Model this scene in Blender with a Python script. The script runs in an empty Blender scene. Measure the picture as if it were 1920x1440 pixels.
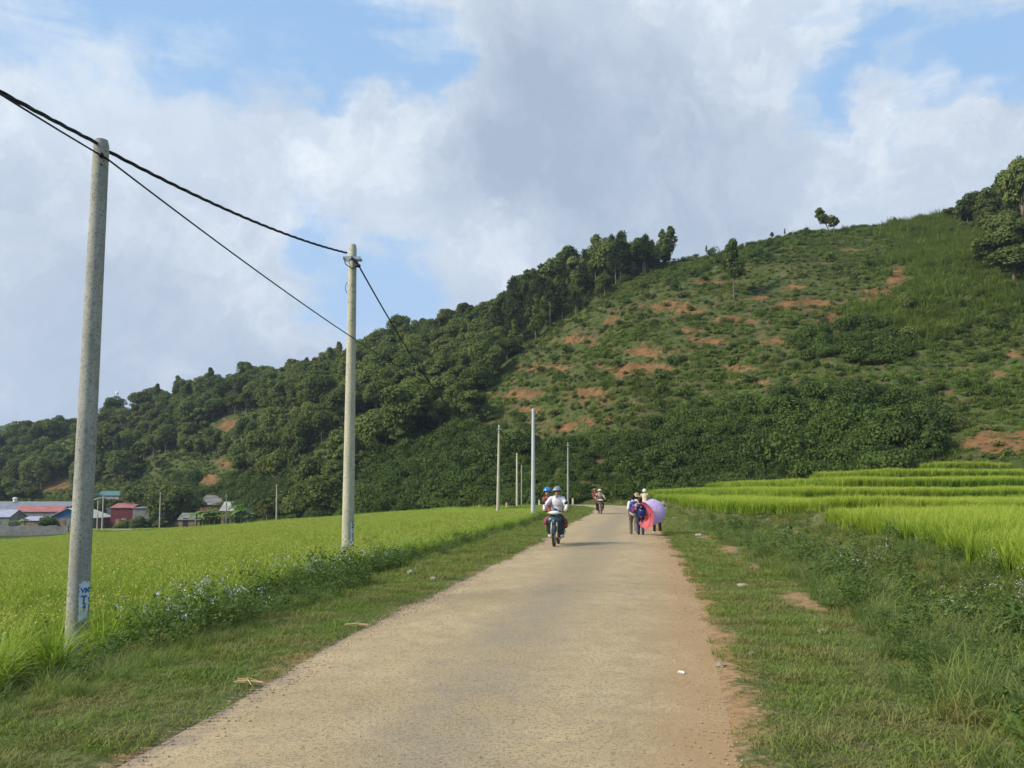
import bpy, bmesh, math, random
import numpy as np
from mathutils import Vector, Matrix

# ------------------------------------------------------------------ camera, sky, sun
scene = bpy.context.scene
COL = scene.collection
CAMZ = 1.6
PITCH = math.radians(7.56)
F = 1507.0                                   # focal length in photo pixels (1920 wide)
cd = bpy.data.cameras.new("camera")
cam = bpy.data.objects.new("camera", cd)
COL.objects.link(cam)
cam.location = (0, 0, CAMZ)
cam.rotation_euler = (math.pi / 2 + PITCH, 0, 0)
cd.sensor_width = 36.0
cd.lens = F / 1920 * 36.0
cd.clip_start = 0.05
cd.clip_end = 9000
scene.camera = cam
scene.view_settings.view_transform = 'Standard'
scene.view_settings.look = 'None'
scene.view_settings.exposure = 0.22
scene.view_settings.gamma = 1.0
scene.cycles.max_bounces = 6
scene.cycles.diffuse_bounces = 3
scene.cycles.transparent_max_bounces = 4
scene.cycles.use_denoising = True

SUN_EL, SUN_AZ = math.radians(33), math.radians(-112)
SUNV = Vector((math.sin(SUN_AZ) * math.cos(SUN_EL), math.cos(SUN_AZ) * math.cos(SUN_EL), math.sin(SUN_EL)))
sl = bpy.data.lights.new("sun", 'SUN')
sl.energy = 4.8
sl.angle = math.radians(12)
sl.color = (1.0, 0.93, 0.80)
so = bpy.data.objects.new("sun", sl)
COL.objects.link(so)
so.rotation_euler = (-SUNV).to_track_quat('-Z', 'Y').to_euler()


def ray(px, py):
    """world direction (not normalised, Y = 1) through a photo pixel"""
    a, b = (px - 960) / F, -(py - 720) / F
    y = math.cos(PITCH) - b * math.sin(PITCH)
    z = math.sin(PITCH) + b * math.cos(PITCH)
    return Vector((a / y, 1.0, z / y))


def P(px, py, Y):
    r = ray(px, py)
    return Vector((r.x * Y, Y, CAMZ + r.z * Y))


def proj(X, Y, Z):
    """photo pixel of world points (numpy)"""
    Zc = Z - CAMZ
    d = Y * math.cos(PITCH) + Zc * math.sin(PITCH)
    v = -Y * math.sin(PITCH) + Zc * math.cos(PITCH)
    d = np.where(d < 0.01, 0.01, d)
    return 960 + F * X / d, 720 - F * v / d


class NT:
    """small helper for writing node trees"""
    def __init__(s, tree):
        s.t = tree
        s.n = tree.nodes
        s.l = tree.links

    def node(s, typ, **kw):
        n = s.n.new(typ)
        for k, v in kw.items():
            setattr(n, k, v)
        return n

    def put(s, sock, v):
        if hasattr(v, 'is_output') or isinstance(v, bpy.types.NodeSocket):
            s.l.new(v, sock)
        elif v is not None:
            sock.default_value = v

    def math(s, op, a, b=None, c=None, clamp=False):
        n = s.node('ShaderNodeMath', operation=op, use_clamp=clamp)
        s.put(n.inputs[0], a)
        if b is not None: s.put(n.inputs[1], b)
        if c is not None: s.put(n.inputs[2], c)
        return n.outputs[0]

    def vmath(s, op, a, b=None, scale=None, out=0):
        n = s.node('ShaderNodeVectorMath', operation=op)
        s.put(n.inputs[0], a)
        if b is not None: s.put(n.inputs[1], b)
        if scale is not None: s.put(n.inputs['Scale'], scale)
        return n.outputs['Value' if op in ('DOT_PRODUCT', 'LENGTH', 'DISTANCE') else 0]

    def noise(s, vec, scale, detail=4, rough=0.55, dist=0.0, color=False, lac=2.0):
        n = s.node('ShaderNodeTexNoise')
        if vec is not None: s.l.new(vec, n.inputs['Vector'])
        n.inputs['Scale'].default_value = scale
        n.inputs['Detail'].default_value = detail
        n.inputs['Roughness'].default_value = rough
        n.inputs['Distortion'].default_value = dist
        n.inputs['Lacunarity'].default_value = lac
        return n.outputs['Color' if color else 'Fac']

    def ramp(s, v, a, b, lo=0.0, hi=1.0, smooth=True):
        n = s.node('ShaderNodeMapRange', interpolation_type='SMOOTHSTEP' if smooth else 'LINEAR')
        s.put(n.inputs['Value'], v)
        n.inputs['From Min'].default_value = a
        n.inputs['From Max'].default_value = b
        n.inputs['To Min'].default_value = lo
        n.inputs['To Max'].default_value = hi
        return n.outputs[0]

    def mix(s, f, a, b, blend='MIX'):
        n = s.node('ShaderNodeMix', data_type='RGBA', blend_type=blend)
        s.put(n.inputs[0], f)
        for k, v in ((6, a), (7, b)):
            if isinstance(v, (tuple, list)) and len(v) == 3: v = (*v, 1)
            s.put(n.inputs[k], v)
        return n.outputs[2]


world = bpy.data.worlds.new("World")
scene.world = world
world.use_nodes = True
W = NT(world.node_tree)
W.n.clear()
tc = W.node('ShaderNodeTexCoord')
D0 = W.vmath('NORMALIZE', tc.outputs['Generated'])
SKS = 0.12                                    # background strength
sky = W.node('ShaderNodeTexSky', sky_type='NISHITA', sun_disc=False)
sky.sun_elevation = SUN_EL
sky.sun_rotation = SUN_AZ
sky.altitude = 300
sky.air_density = 1.0
sky.dust_density = 1.2
sky.ozone_density = 1.0
# clouds: wispy and heaped patches laid out by direction on the sky sphere
nz = W.noise(D0, 2.6, 6, 0.62, color=True)
nzf = W.noise(D0, 13.0, 6, 0.65, color=True)
nzv = W.vmath('ADD', W.vmath('SCALE', W.vmath('SUBTRACT', nz, (0.5, 0.5, 0.5)), scale=0.24), W.vmath('SCALE', W.vmath('SUBTRACT', nzf, (0.5, 0.5, 0.5)), scale=0.07))
D1 = W.vmath('NORMALIZE', W.vmath('ADD', D0, nzv))


def blob(px, py, R, amp, D=D1, inner=0.15):
    c = ray(px, py).normalized()
    Ra = R / F
    d = W.vmath('DOT_PRODUCT', D, tuple(c))
    return W.ramp(d, math.cos(Ra), math.cos(Ra * inner), 0, amp)


def blobsum(lst, D=D1):
    acc = None
    for b in lst:
        v = blob(*b, D=D)
        acc = v if acc is None else W.math('ADD', acc, v)
    return acc


# positive = cloud, negative = open blue
cover = blobsum([
    (150, 330, 330, .35), (60, 520, 330, .4), (420, 240, 240, .5), (620, 260, 190, .5), (330, 450, 260, .20), (780, 290, 190, .6), (900, 320, 160, .5), (700, 330, 150, .35),
    (1180, 230, 420, .85), (1000, 330, 250, .5), (1250, 450, 320, .8), (1500, 470, 220, .5), (1400, 330, 260, .5), (950, 30, 220, .45), (1350, 20, 330, .55), (1650, 330, 240, .45),
    (1880, 240, 150, .9), (1800, 390, 220, .5), (1550, 400, 200, .4), (1690, 165, 90, .5), (1780, 20, 120, .4), (600, 640, 340, .55), (250, 660, 380, .5), (100, 800, 400, .5),
    (700, 400, 90, .25), (820, 450, 110, .35), (930, 520, 140, .55), (840, 480, 70, .3), (480, 520, 150, .3), (430, 80, 70, .3), (620, 20, 90, .25), (150, 120, 240, .05), (220, 150, 160, -.2), (40, 260, 120, .4), (760, 20, 120, .3),
    (740, 140, 190, -.65), (870, 180, 90, -.45), (500, 50, 220, -.35), (330, 60, 140, -.3), (640, 460, 120, -.45), (760, 520, 120, -.35), (600, 370, 110, -.35), (700, 560, 110, -.2), (860, 400, 60, -.2), (130, 275, 60, -.4), (290, 340, 80, -.4), (1530, 190, 100, -1.0), (1740, 235, 90, -.7),
    (1640, 120, 90, -.35), (1820, 90, 120, -.6), (1860, 140, 60, -.4), (1440, 370, 60, -.45), (900, 160, 60, -.3)])
fb = W.noise(W.vmath('MULTIPLY', D1, (1.0, 1.0, 1.5)), 4.5, 10, 0.64)
# thin streaks drawn out by the wind
mp = W.node('ShaderNodeMapping'); mp.inputs['Rotation'].default_value = (0, math.radians(35), 0); mp.inputs['Scale'].default_value = (2.2, 2, 12)
W.l.new(D0, mp.inputs[0])
st = W.noise(mp.outputs[0], 2.0, 6, 0.6, 0.5)
fb2 = W.math('ADD', W.math('MULTIPLY', W.math('SUBTRACT', fb, 0.5), 2.1), W.math('MULTIPLY', W.math('SUBTRACT', st, 0.5), 1.4))
cov = W.math('ADD', W.math('ADD', cover, fb2), 0.30)
cmask = W.ramp(cov, 0.08, 0.90)
# grey, thick parts
grey = blobsum([(1200, 260, 380, .50), (1000, 310, 240, .26), (1280, 400, 280, .34), (1120, 110, 190, .15), (1320, 230, 160, .18), (1420, 380, 200, .2), (880, 330, 160, .2), (1650, 330, 200, .3), (1880, 230, 150, .25),
                (100, 780, 600, .38), (450, 640, 360, .22), (680, 660, 260, .22), (560, 290, 220, .22), (150, 450, 260, .2), (760, 330, 140, .25)])
g2 = W.noise(D1, 3.6, 9, 0.66)
greym = W.ramp(W.math('ADD', grey, W.math('MULTIPLY', W.math('SUBTRACT', g2, 0.5), 2.6)), -0.25, 1.15, smooth=False)
blue = W.mix(0.80, W.mix(1.0, sky.outputs[0], (1.0, 1.0, 1.0), 'MULTIPLY'), (0.30 / SKS, 0.525 / SKS, 0.83 / SKS))
# paler towards the horizon
sep = W.node('ShaderNodeSeparateXYZ'); W.l.new(D0, sep.inputs[0])
pale = W.ramp(sep.outputs[2], 0.02, 0.62, 1.0, 0.0)
blue = W.mix(W.math('MULTIPLY', pale, 0.8), blue, (0.44 / SKS, 0.62 / SKS, 0.86 / SKS))
ccol = W.mix(greym, (0.66 / SKS, 0.735 / SKS, 0.81 / SKS), (0.36 / SKS, 0.425 / SKS, 0.53 / SKS))
hl = W.math('MULTIPLY', W.ramp(W.noise(D1, 8.0, 7, 0.66), 0.46, 0.70), W.math('SUBTRACT', 1.0, greym, clamp=True))
ccol = W.mix(W.math('MULTIPLY', hl, .85), ccol, (0.92 / SKS, 0.95 / SKS, 0.965 / SKS))
fin = W.mix(W.math('MULTIPLY', cmask, 0.92), blue, ccol)
bg = W.node('ShaderNodeBackground')
W.l.new(fin, bg.inputs[0])
bg.inputs[1].default_value = SKS
wo = W.node('ShaderNodeOutputWorld')
W.l.new(bg.outputs[0], wo.inputs[0])

# ------------------------------------------------------------------ helpers
rng = np.random.default_rng(7)
random.seed(7)


def tag(o, label=None, cat=None, group=None, kind=None):
    if label: o["label"] = label
    if cat: o["category"] = cat
    if group: o["group"] = group
    if kind: o["kind"] = kind
    return o


def hash2(i, j, seed):
    h = (i.astype(np.int64) * 374761393 + j.astype(np.int64) * 668265263 + seed * 982451653) & 0xFFFFFFFF
    h = ((h ^ (h >> 13)) * 1274126177) & 0xFFFFFFFF
    return ((h ^ (h >> 16)) & 0xFFFF) / 65535.0


def vnoise(x, y, seed=0):
    x = np.asarray(x, float); y = np.asarray(y, float)
    i, j = np.floor(x), np.floor(y)
    fx, fy = x - i, y - j
    fx = fx * fx * (3 - 2 * fx); fy = fy * fy * (3 - 2 * fy)
    a = hash2(i, j, seed); b = hash2(i + 1, j, seed); c = hash2(i, j + 1, seed); d = hash2(i + 1, j + 1, seed)
    return (a * (1 - fx) + b * fx) * (1 - fy) + (c * (1 - fx) + d * fx) * fy


def fbm(x, y, seed=0, oct=4):
    s, a, t = 0, 1.0, 0
    for k in range(oct):
        s = s + a * vnoise(x * 2 ** k, y * 2 ** k, seed + k * 17); t += a; a *= 0.5
    return s / t


def sstep(a, b, x):
    t = np.clip((x - a) / (b - a), 0, 1)
    return t * t * (3 - 2 * t)


def mesh_np(name, verts, faces, mat=None, parent=None, smooth=False, attrs=None, mats=None, midx=None, link=True):
    """faces: (N,3) or (N,4) array or a python list"""
    me = bpy.data.meshes.new(name)
    verts = np.asarray(verts, dtype=np.float32).reshape(-1, 3)
    if isinstance(faces, np.ndarray) and faces.ndim == 2:
        n, k = faces.shape
        me.vertices.add(len(verts)); me.vertices.foreach_set("co", verts.ravel())
        me.loops.add(n * k); me.loops.foreach_set("vertex_index", faces.astype(np.int32).ravel())
        me.polygons.add(n)
        me.polygons.foreach_set("loop_start", np.arange(0, n * k, k, dtype=np.int32))
        me.update(calc_edges=True)
    else:
        me.from_pydata([tuple(map(float, v)) for v in verts], [], [tuple(map(int, f)) for f in faces])
    for m in (mats or ([mat] if mat else [])):
        me.materials.append(m)
    if midx is not None: me.polygons.foreach_set("material_index", np.asarray(midx, dtype=np.int32))
    if smooth: me.polygons.foreach_set("use_smooth", np.ones(len(me.polygons), dtype=bool))
    for an, (typ, data) in (attrs or {}).items():
        at = me.attributes.new(an, typ, 'POINT')
        at.data.foreach_set({'FLOAT': 'value', 'FLOAT_COLOR': 'color', 'FLOAT_VECTOR': 'vector', 'INT': 'value'}[typ], np.asarray(data).ravel())
    me.update()
    o = bpy.data.objects.new(name, me)
    if link: COL.objects.link(o)
    if parent: o.parent = parent
    return o


def empty(name, loc=(0, 0, 0), rz=0.0, **kw):
    o = bpy.data.objects.new(name, None)
    COL.objects.link(o)
    o.location = loc
    o.rotation_euler = (0, 0, rz)
    o.empty_display_size = 0.2
    tag(o, **kw)
    return o


# ------------------------------------------------------------------ materials
def new_mat(name):
    m = bpy.data.materials.new(name)
    m.use_nodes = True
    t = NT(m.node_tree)
    t.n.clear()
    out = t.node('ShaderNodeOutputMaterial')
    return m, t, out


def mat_plain(name, col, rough=0.7, var=0.12, scale=8.0, metal=0.0, bump=0.0, spec=0.3, dirt=None, bscale=None):
    m, t, out = new_mat(name)
    p = t.node('ShaderNodeBsdfPrincipled')
    tcn = t.node('ShaderNodeTexCoord')
    n = t.noise(tcn.outputs['Object'], scale, 5, 0.6)
    c = t.mix(t.ramp(n, 0.3, 0.7), tuple(v * (1 - var) for v in col), tuple(min(1, v * (1 + var)) for v in col))
    if dirt:
        n2 = t.noise(tcn.outputs['Object'], scale * 0.35, 6, 0.65)
        c = t.mix(t.ramp(n2, 0.48, 0.68, 0, 0.7), c, dirt)
    t.l.new(c, p.inputs['Base Color'])
    p.inputs['Roughness'].default_value = rough
    p.inputs['Metallic'].default_value = metal
    p.inputs['Specular IOR Level'].default_value = spec
    if bump:
        b = t.node('ShaderNodeBump'); b.inputs['Strength'].default_value = bump; b.inputs['Distance'].default_value = 0.02
        t.l.new(t.noise(tcn.outputs['Object'], bscale or scale * 4, 4, 0.6), b.inputs['Height'])
        t.l.new(b.outputs[0], p.inputs['Normal'])
    t.l.new(p.outputs[0], out.inputs[0])
    return m


def mat_leaf(name, c0, c1, tip=None, rough=0.65, trans=0.3, spec=0.1, rnd=0.5, patch=None, patch_scale=0.05):
    """foliage: c0-c1 picked by the leaf tone attribute plus the object's own random value"""
    m, t, out = new_mat(name)
    at = t.node('ShaderNodeAttribute', attribute_name='tone')
    oi = t.node('ShaderNodeObjectInfo')
    f = t.math('ADD', t.math('MULTIPLY', at.outputs['Fac'], 1 - rnd), t.math('MULTIPLY', oi.outputs['Random'], rnd), clamp=True)
    c = t.mix(f, c0, c1)
    if patch:
        geo = t.node('ShaderNodeNewGeometry')
        pn = t.noise(geo.outputs['Position'], patch_scale, 4, 0.6)
        c = t.mix(t.ramp(pn, 0.42, 0.62, 0, 0.75), c, patch)
    if tip:
        ah = t.node('ShaderNodeAttribute', attribute_name='hgt')
        c = t.mix(t.ramp(ah.outputs['Fac'], 0.35, 1.0), c, tip)
    d = t.node('ShaderNodeBsdfPrincipled')
    t.l.new(c, d.inputs['Base Color'])
    d.inputs['Roughness'].default_value = rough
    d.inputs['Specular IOR Level'].default_value = spec
    tr = t.node('ShaderNodeBsdfTranslucent')
    t.l.new(t.mix(1.0, c, (1.15, 1.2, 0.6), 'MULTIPLY'), tr.inputs[0])
    mx = t.node('ShaderNodeMixShader'); mx.inputs[0].default_value = trans
    t.l.new(d.outputs[0], mx.inputs[1]); t.l.new(tr.outputs[0], mx.inputs[2])
    t.l.new(mx.outputs[0], out.inputs[0])
    return m


# ------------------------------------------------------------------ the lie of the land
def catmull(pts, n=14):
    pts = np.array(pts, float)
    p = np.vstack([2 * pts[0] - pts[1], pts, 2 * pts[-1] - pts[-2]])
    out = []
    for i in range(1, len(p) - 2):
        for k in range(n):
            t = k / n
            out.append(0.5 * ((2 * p[i]) + (-p[i - 1] + p[i + 1]) * t + (2 * p[i - 1] - 5 * p[i] + 4 * p[i + 1] - p[i + 2]) * t * t + (-p[i - 1] + 3 * p[i] - 3 * p[i + 1] + p[i + 2]) * t ** 3))
    out.append(p[-2])
    return np.array(out)


# x, y, z, left half-width, right half-width of the road
ROADK = [(-7.5, -40, 0, 1.9, 1.9), (-3.7, -18, 0, 1.9, 1.9), (-1.3, 0, 0, 1.9, 1.9), (-0.47, 5, 0, 1.9, 1.85), (0.33, 10.2, 0, 2.05, 2.05), (1.0, 14, 0, 2.05, 2.05),
         (2.6, 24, 0, 2.05, 2.05), (3.45, 30, 0, 2.1, 2.1), (4.3, 36, 0, 2.2, 2.2), (5.9, 45, 0, 2.3, 2.4), (7.6, 56, 0, 2.4, 2.6), (9.0, 66, 0, 2.5, 2.7), (9.9, 76, 0, 2.5, 2.7),
         (9.2, 86, 0, 2.4, 2.6), (6.2, 93.5, -.05, 2.4, 2.5), (0.5, 99.5, -.45, 2.3, 2.3), (-7, 106, -1.1, 2.2, 2.2), (-18, 115, -2.15, 2.2, 2.2), (-30, 125, -3.15, 2.2, 2.2),
         (-45, 139, -4.4, 2.2, 2.2), (-60, 152, -5.3, 2.2, 2.2), (-85, 168, -6.3, 2.2, 2.2), (-120, 188, -6.9, 2.2, 2.2), (-200, 225, -7.2, 2.2, 2.2), (-320, 280, -7.5, 2.2, 2.2)]
RC = catmull(ROADK)
_T = np.gradient(RC[:, :2], axis=0); _T /= np.linalg.norm(_T, axis=1)[:, None]
RN = np.stack([_T[:, 1], -_T[:, 0]], 1)       # to the right of travel


def road_near(X, Y):
    """signed distance to the road centre line (right +), index along it, half width on that side"""
    X = np.asarray(X, float).ravel(); Y = np.asarray(Y, float).ravel()
    s = np.empty(len(X)); ix = np.empty(len(X), int)
    for a in range(0, len(X), 20000):
        dx = X[a:a + 20000, None] - RC[None, :, 0]; dy = Y[a:a + 20000, None] - RC[None, :, 1]
        d2 = dx * dx + dy * dy
        i = d2.argmin(1); r = np.arange(len(i))
        # perpendicular offset to the tangent, blended to the true distance when far off
        lat = dx[r, i] * RN[i, 0] + dy[r, i] * RN[i, 1]
        dist = np.sqrt(d2[r, i])
        s[a:a + 20000] = np.where(dist > 1.3 * np.abs(lat) + 1.5, np.sign(lat) * dist, lat)
        ix[a:a + 20000] = i
    hw = np.where(s < 0, RC[ix, 3], RC[ix, 4])
    return s, ix, hw


def pol(px, py, Y):
    p = P(px, py, Y)
    return math.atan2(p.x, p.y), math.hypot(p.x, p.y), p.z


CREST = [pol(*q) for q in [(-420, 870, 380), (-200, 845, 350), (0, 835, 330), (100, 820, 320), (160, 800, 315), (300, 760, 300), (450, 738, 285), (600, 702, 270), (720, 668, 255), (800, 636, 248), (920, 600, 236),
                           (1000, 566, 226), (1100, 522, 216), (1180, 496, 208), (1265, 488, 202), (1330, 480, 198), (1400, 460, 194), (1500, 436, 192), (1600, 427, 192), (1700, 417, 192), (1780, 405, 193),
                           (1850, 388, 196), (1930, 370, 200), (2050, 335, 210), (2300, 290, 220), (2700, 260, 230)]]
FOOT = [pol(*q) for q in [(-420, 1000, 240), (-200, 1000, 235), (0, 985, 232), (130, 985, 228), (260, 985, 222), (340, 985, 195), (430, 985, 176), (520, 984, 160), (600, 978, 138), (700, 968, 128), (850, 958, 116), (960, 951, 108), (1065, 947, 103),
                          (1165, 946, 99.5), (1250, 945, 97), (1330, 941, 94), (1440, 934, 91), (1560, 924, 88), (1700, 907, 86), (1850, 884, 84), (1930, 872, 82), (2100, 860, 80), (2400, 860, 78), (2700, 870, 76)]]
CREST = np.array(CREST); FOOT = np.array(FOOT)


def height(X, Y, full=False):
    X = np.asarray(X, float); Y = np.asarray(Y, float)
    sh = X.shape
    X = X.ravel(); Y = Y.ravel()
    s, ix, hw = road_near(X, Y)
    rz = RC[ix, 2]
    e = np.abs(s) - hw                                       # distance beyond the road edge
    # --- left: paddy floor falling to the village
    q = np.maximum(0, -X - 7)
    v = 0.075 * q + 0.012 * np.maximum(0, Y - 50)
    zl = -0.5 - .2 * sstep(17, 10, Y) - v / (1 + (v / 6.9) ** 6) ** (1 / 6)
    zl = zl + 0.12 * (vnoise(X * .06, Y * .06, 3) - .5)
    far = sstep(60, 95, np.hypot(X, Y)) * sstep(14, 30, -X)
    stp = 0.62
    zt = (zl + 0.5 * (vnoise(X * .045, Y * .03, 9) - .5)) / stp
    zq = (np.floor(zt) + sstep(0.86, 1.0, zt - np.floor(zt))) * stp
    zl = zl * (1 - far) + zq * far
    zleft = rz + (zl - rz) * sstep(0.9, 4.6, e)
    # --- right: paddies stepping up
    Yk = [34.5, 47, 57, 67, 75.5, 82]
    Xk = [-99, 15.5, 21.5, 31, 42, 50]
    dz = [.48, .6, .75, .95, 1.0, 1.0]
    zr = 0.12 + .26 * sstep(10, 14, Y) * sstep(36, 30, Y)
    kk = 0
    wv = 3.4 * (fbm(X * .07, Y * .03, 21, 2) - .5)
    for yk, xk, d in zip(Yk, Xk, dz):
        kk += 1
        yy = yk + wv + 5.0 * (fbm(X * .06 + kk * 7.3, Y * 0 + kk, 24, 2) - .5) + (.10 * (kk % 3) - .06) * np.maximum(0, X - 20)
        zr = zr + d * sstep(-0.25, 0.25, Y - yy) * sstep(-0.3, 0.5, X - xk - 1.5 * vnoise(Y * .3, X * 0, 5))
    zr = zr - 0.25 * sstep(12, 4, Y) + 0.15 * sstep(34, 14, Y) * 0
    inn = np.interp(Y, [0, 12, 17, 31, 34, 38, 61, 90], [4.4, 4.6, 4.9, 6.4, 6.2, 3.0, 1.9, 3.0])   # road edge -> paddy
    dip = -0.28 * sstep(1.8, inn * 0.8, e) * sstep(36, 30, Y)
    zright = rz + dip + (zr - rz - dip) * sstep(inn * 0.72, inn, e)
    z = np.where(s < 0, zleft, zright)
    # the road runs on the inner (village) side past the bend: the hill side is 'right of travel' there -> flat strip to the foot
    past = sstep(86, 96, Y) * sstep(16, 8, X)
    z = np.where(s > 0, z * (1 - past) + rz * past, z)
    z = np.where(e < .12, rz - .04 + .052 * sstep(-.35, .12, e), z + np.where(e < 2, .012, 0) * sstep(2, .12, e))
    zflat = z
    # --- the hill
    phi = np.arctan2(X, Y); r = np.hypot(X, Y)
    rf = np.interp(phi, FOOT[:, 0], FOOT[:, 1]); zf = np.interp(phi, FOOT[:, 0], FOOT[:, 2])
    rc = np.interp(phi, CREST[:, 0], CREST[:, 1]); zc = np.interp(phi, CREST[:, 0], CREST[:, 2])
    fade = sstep(2.3, 1.5, np.abs(phi))
    t = (r - rf) / (rc - rf)
    tt = np.clip(t, 0, 1)
    prof = 0.82 * tt + 0.18 * np.sin(tt * math.pi / 2)
    prof = prof * (1 + 0) + 0.0
    hz = zf + (zc - zf) * prof
    bump = (fbm(X * .035, Y * .035, 31) - .5) * 7 + (fbm(X * .15, Y * .15, 37, 3) - .5) * 2.2
    hz = hz + bump * np.clip(tt * 6, 0, 1) * np.clip((1 - tt) * 5, 0.15, 1)
    # small farmed steps across the open slope
    open_ = sstep(-0.02, 0.1, phi) * np.clip(tt * 5, 0, 1)
    k = hz / 2.4 + 0.5 * fbm(X * .05, Y * .05, 55)
    hz = hz + open_ * 0.7 * (sstep(0.55, 1.0, k - np.floor(k)) - (k - np.floor(k)))
    over = np.maximum(0, r - rc)
    hz = np.where(t > 1, np.maximum(zc + (fbm(X * .15, Y * .15, 37, 3) - .5) * 0.3 - over * 0.05 - over ** 1.6 * 0.02, -9), hz)
    w = sstep(-0.02, 0.03, t) * fade
    z = z * (1 - w) + hz * w
    # far plain
    z = np.where(r > 600, z * sstep(900, 600, r) - 9 * sstep(600, 900, r), z)
    if full:
        return z.reshape(sh), dict(s=s, e=e, t=np.where(fade > .1, t, -1), phi=phi, r=r, rz=rz, ix=ix, zflat=zflat, inn=inn)
    return z.reshape(sh)


# bare reddish soil: patches read off as photo pixels and laid on the real slope
BARE = [(1685, 515, 34, 24), (1655, 550, 42, 14), (1620, 568, 60, 9), (1840, 828, 90, 26), (1905, 838, 80, 26), (1860, 822, 60, 22), (1200, 660, 60, 22), (1250, 575, 70, 16), (1290, 580, 50, 12), (1180, 690, 70, 20), (1330, 640, 60, 14), (1390, 690, 50, 12), (1440, 720, 60, 10), (1080, 640, 60, 16), (1020, 690, 70, 14),
        (1110, 740, 70, 18), (980, 740, 60, 16), (1060, 800, 60, 12), (1120, 790, 50, 10), (1480, 570, 40, 14), (1560, 600, 40, 16), (1580, 632, 44, 8), (1560, 725, 36, 8), (1530, 570, 50, 14), (1600, 470, 40, 8), (1680, 520, 26, 22), (1665, 545, 24, 14),
        (1630, 565, 46, 9), (1560, 588, 40, 7), (1860, 830, 110, 22), (1900, 815, 60, 14), (1780, 735, 12, 9), (1870, 700, 26, 7), (1900, 665, 30, 12), (1340, 530, 60, 8), (1700, 505, 18, 10), (1000, 770, 50, 12), (1240, 690, 50, 12), (1150, 600, 40, 12),
        (1450, 640, 60, 10), (1370, 600, 60, 10), (420, 870, 20, 14), (395, 900, 30, 22), (100, 910, 38, 14), (820, 830, 30, 10), (1290, 620, 50, 12), (1500, 540, 60, 8), (1420, 560, 60, 8), (1800, 790, 20, 14), (560, 780, 22, 14), (430, 800, 30, 22)]
YELLOWISH = [(1800, 470, 160, 90), (1740, 520, 100, 60), (1700, 600, 130, 60), (1880, 560, 90, 80)]


def pxmask(px, py, lst):
    m = np.zeros(len(px))
    for cx, cy, a, b in lst:
        d = ((px - cx) / a) ** 2 + ((py - cy) / b) ** 2
        m = np.maximum(m, np.exp(-d * 1.1))
    return m


def poly_in(px, py, poly):
    poly = np.array(poly, float)
    ins = np.zeros(len(px), bool)
    j = len(poly) - 1
    for i in range(len(poly)):
        xi, yi = poly[i]; xj, yj = poly[j]
        c = ((yi > py) != (yj > py)) & (px < (xj - xi) * (py - yi) / (yj - yi + 1e-9) + xi)
        ins ^= c
        j = i
    return ins


OPENS = [(1000, 640), (1280, 500), (1500, 460), (1640, 500), (1600, 600), (1560, 660), (1500, 720), (1250, 800), (1000, 830), (900, 800), (930, 720)]

# ground sheet: rings around the viewpoint, fine in front
phis = np.radians(np.concatenate([np.arange(-180, -50, 3.0), np.arange(-50, 50, 0.22), np.arange(50, 180.01, 3.0)]))
rr = np.concatenate([[0.0], np.geomspace(0.6, 90, 190), np.arange(90.8, 270, 0.95), np.geomspace(270, 420, 60)[1:], np.geomspace(420, 6000, 30)[1:]])
PH, RR = np.meshgrid(phis, rr)
GX, GY = RR * np.sin(PH), RR * np.cos(PH)
GZ, info = height(GX, GY, True)
nr, nph = PH.shape
idx = np.arange(nr * nph).reshape(nr, nph)
gf = np.stack([idx[:-1, :-1], idx[1:, :-1], idx[1:, 1:], idx[:-1, 1:]], -1).reshape(-1, 4)[:, ::-1]
gpx, gpy = proj(GX.ravel(), GY.ravel(), GZ.ravel())
hillm = sstep(-0.01, 0.02, info['t'])
bare = pxmask(gpx, gpy, BARE) * hillm * (GY.ravel() > 20)
dirt = sstep(0.75, -0.3, info['e'] + 0.8 * (fbm(GX.ravel() * 0.8, GY.ravel() * .8, 71) - .5))
dirt = dirt * np.where(info['s'] > 0, 1.0, 0.55)
track = np.exp(-((info['e'] - 1.45) / .45) ** 2) * (info['s'] > 0) * sstep(.53, .66, fbm(GX.ravel() * .9, GY.ravel() * .55, 73, 4)) * (GY.ravel() > 0)
dirt = np.maximum(dirt, track * .8)
paddy = np.where(info['s'] < 0, sstep(3.6, 4.6, info['e']), sstep(info['inn'] - .4, info['inn'] + .2, info['e'])) * (1 - hillm)
zone = np.stack([dirt, hillm, bare, paddy], 1)
openm = poly_in(gpx, gpy, OPENS) * hillm
olive = pxmask(gpx, gpy, YELLOWISH) * hillm

m, t, out = new_mat("ground_mat")
geo = t.node('ShaderNodeNewGeometry'); pos = geo.outputs['Position']
za = t.node('ShaderNodeAttribute', attribute_name='zone')
sz = t.node('ShaderNodeSeparateColor'); t.l.new(za.outputs['Color'], sz.inputs[0])
n1 = t.noise(pos, 1.4, 6, 0.65); n2 = t.noise(pos, 9.0, 5, 0.7); n3 = t.noise(pos, 0.12, 4, 0.6); n4 = t.noise(pos, 0.45, 6, 0.7)
grassc = t.mix(t.ramp(n2, .35, .65), (0.085, 0.095, 0.032), (0.15, 0.15, 0.055))
grassc = t.mix(t.ramp(n1, .52, .66, 0, .8), grassc, (0.16, 0.12, 0.06))
soilc = t.mix(t.ramp(n2, .3, .7), (0.25, 0.145, 0.066), (0.40, 0.25, 0.12))
df = t.ramp(t.math('ADD', t.math('ADD', sz.outputs['Red'], t.math('MULTIPLY', t.math('SUBTRACT', n1, .5), 1.3)), t.math('MULTIPLY', t.math('SUBTRACT', n2, .5), 1.0)), .35, .70)
flatc = t.mix(df, grassc, soilc)
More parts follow.
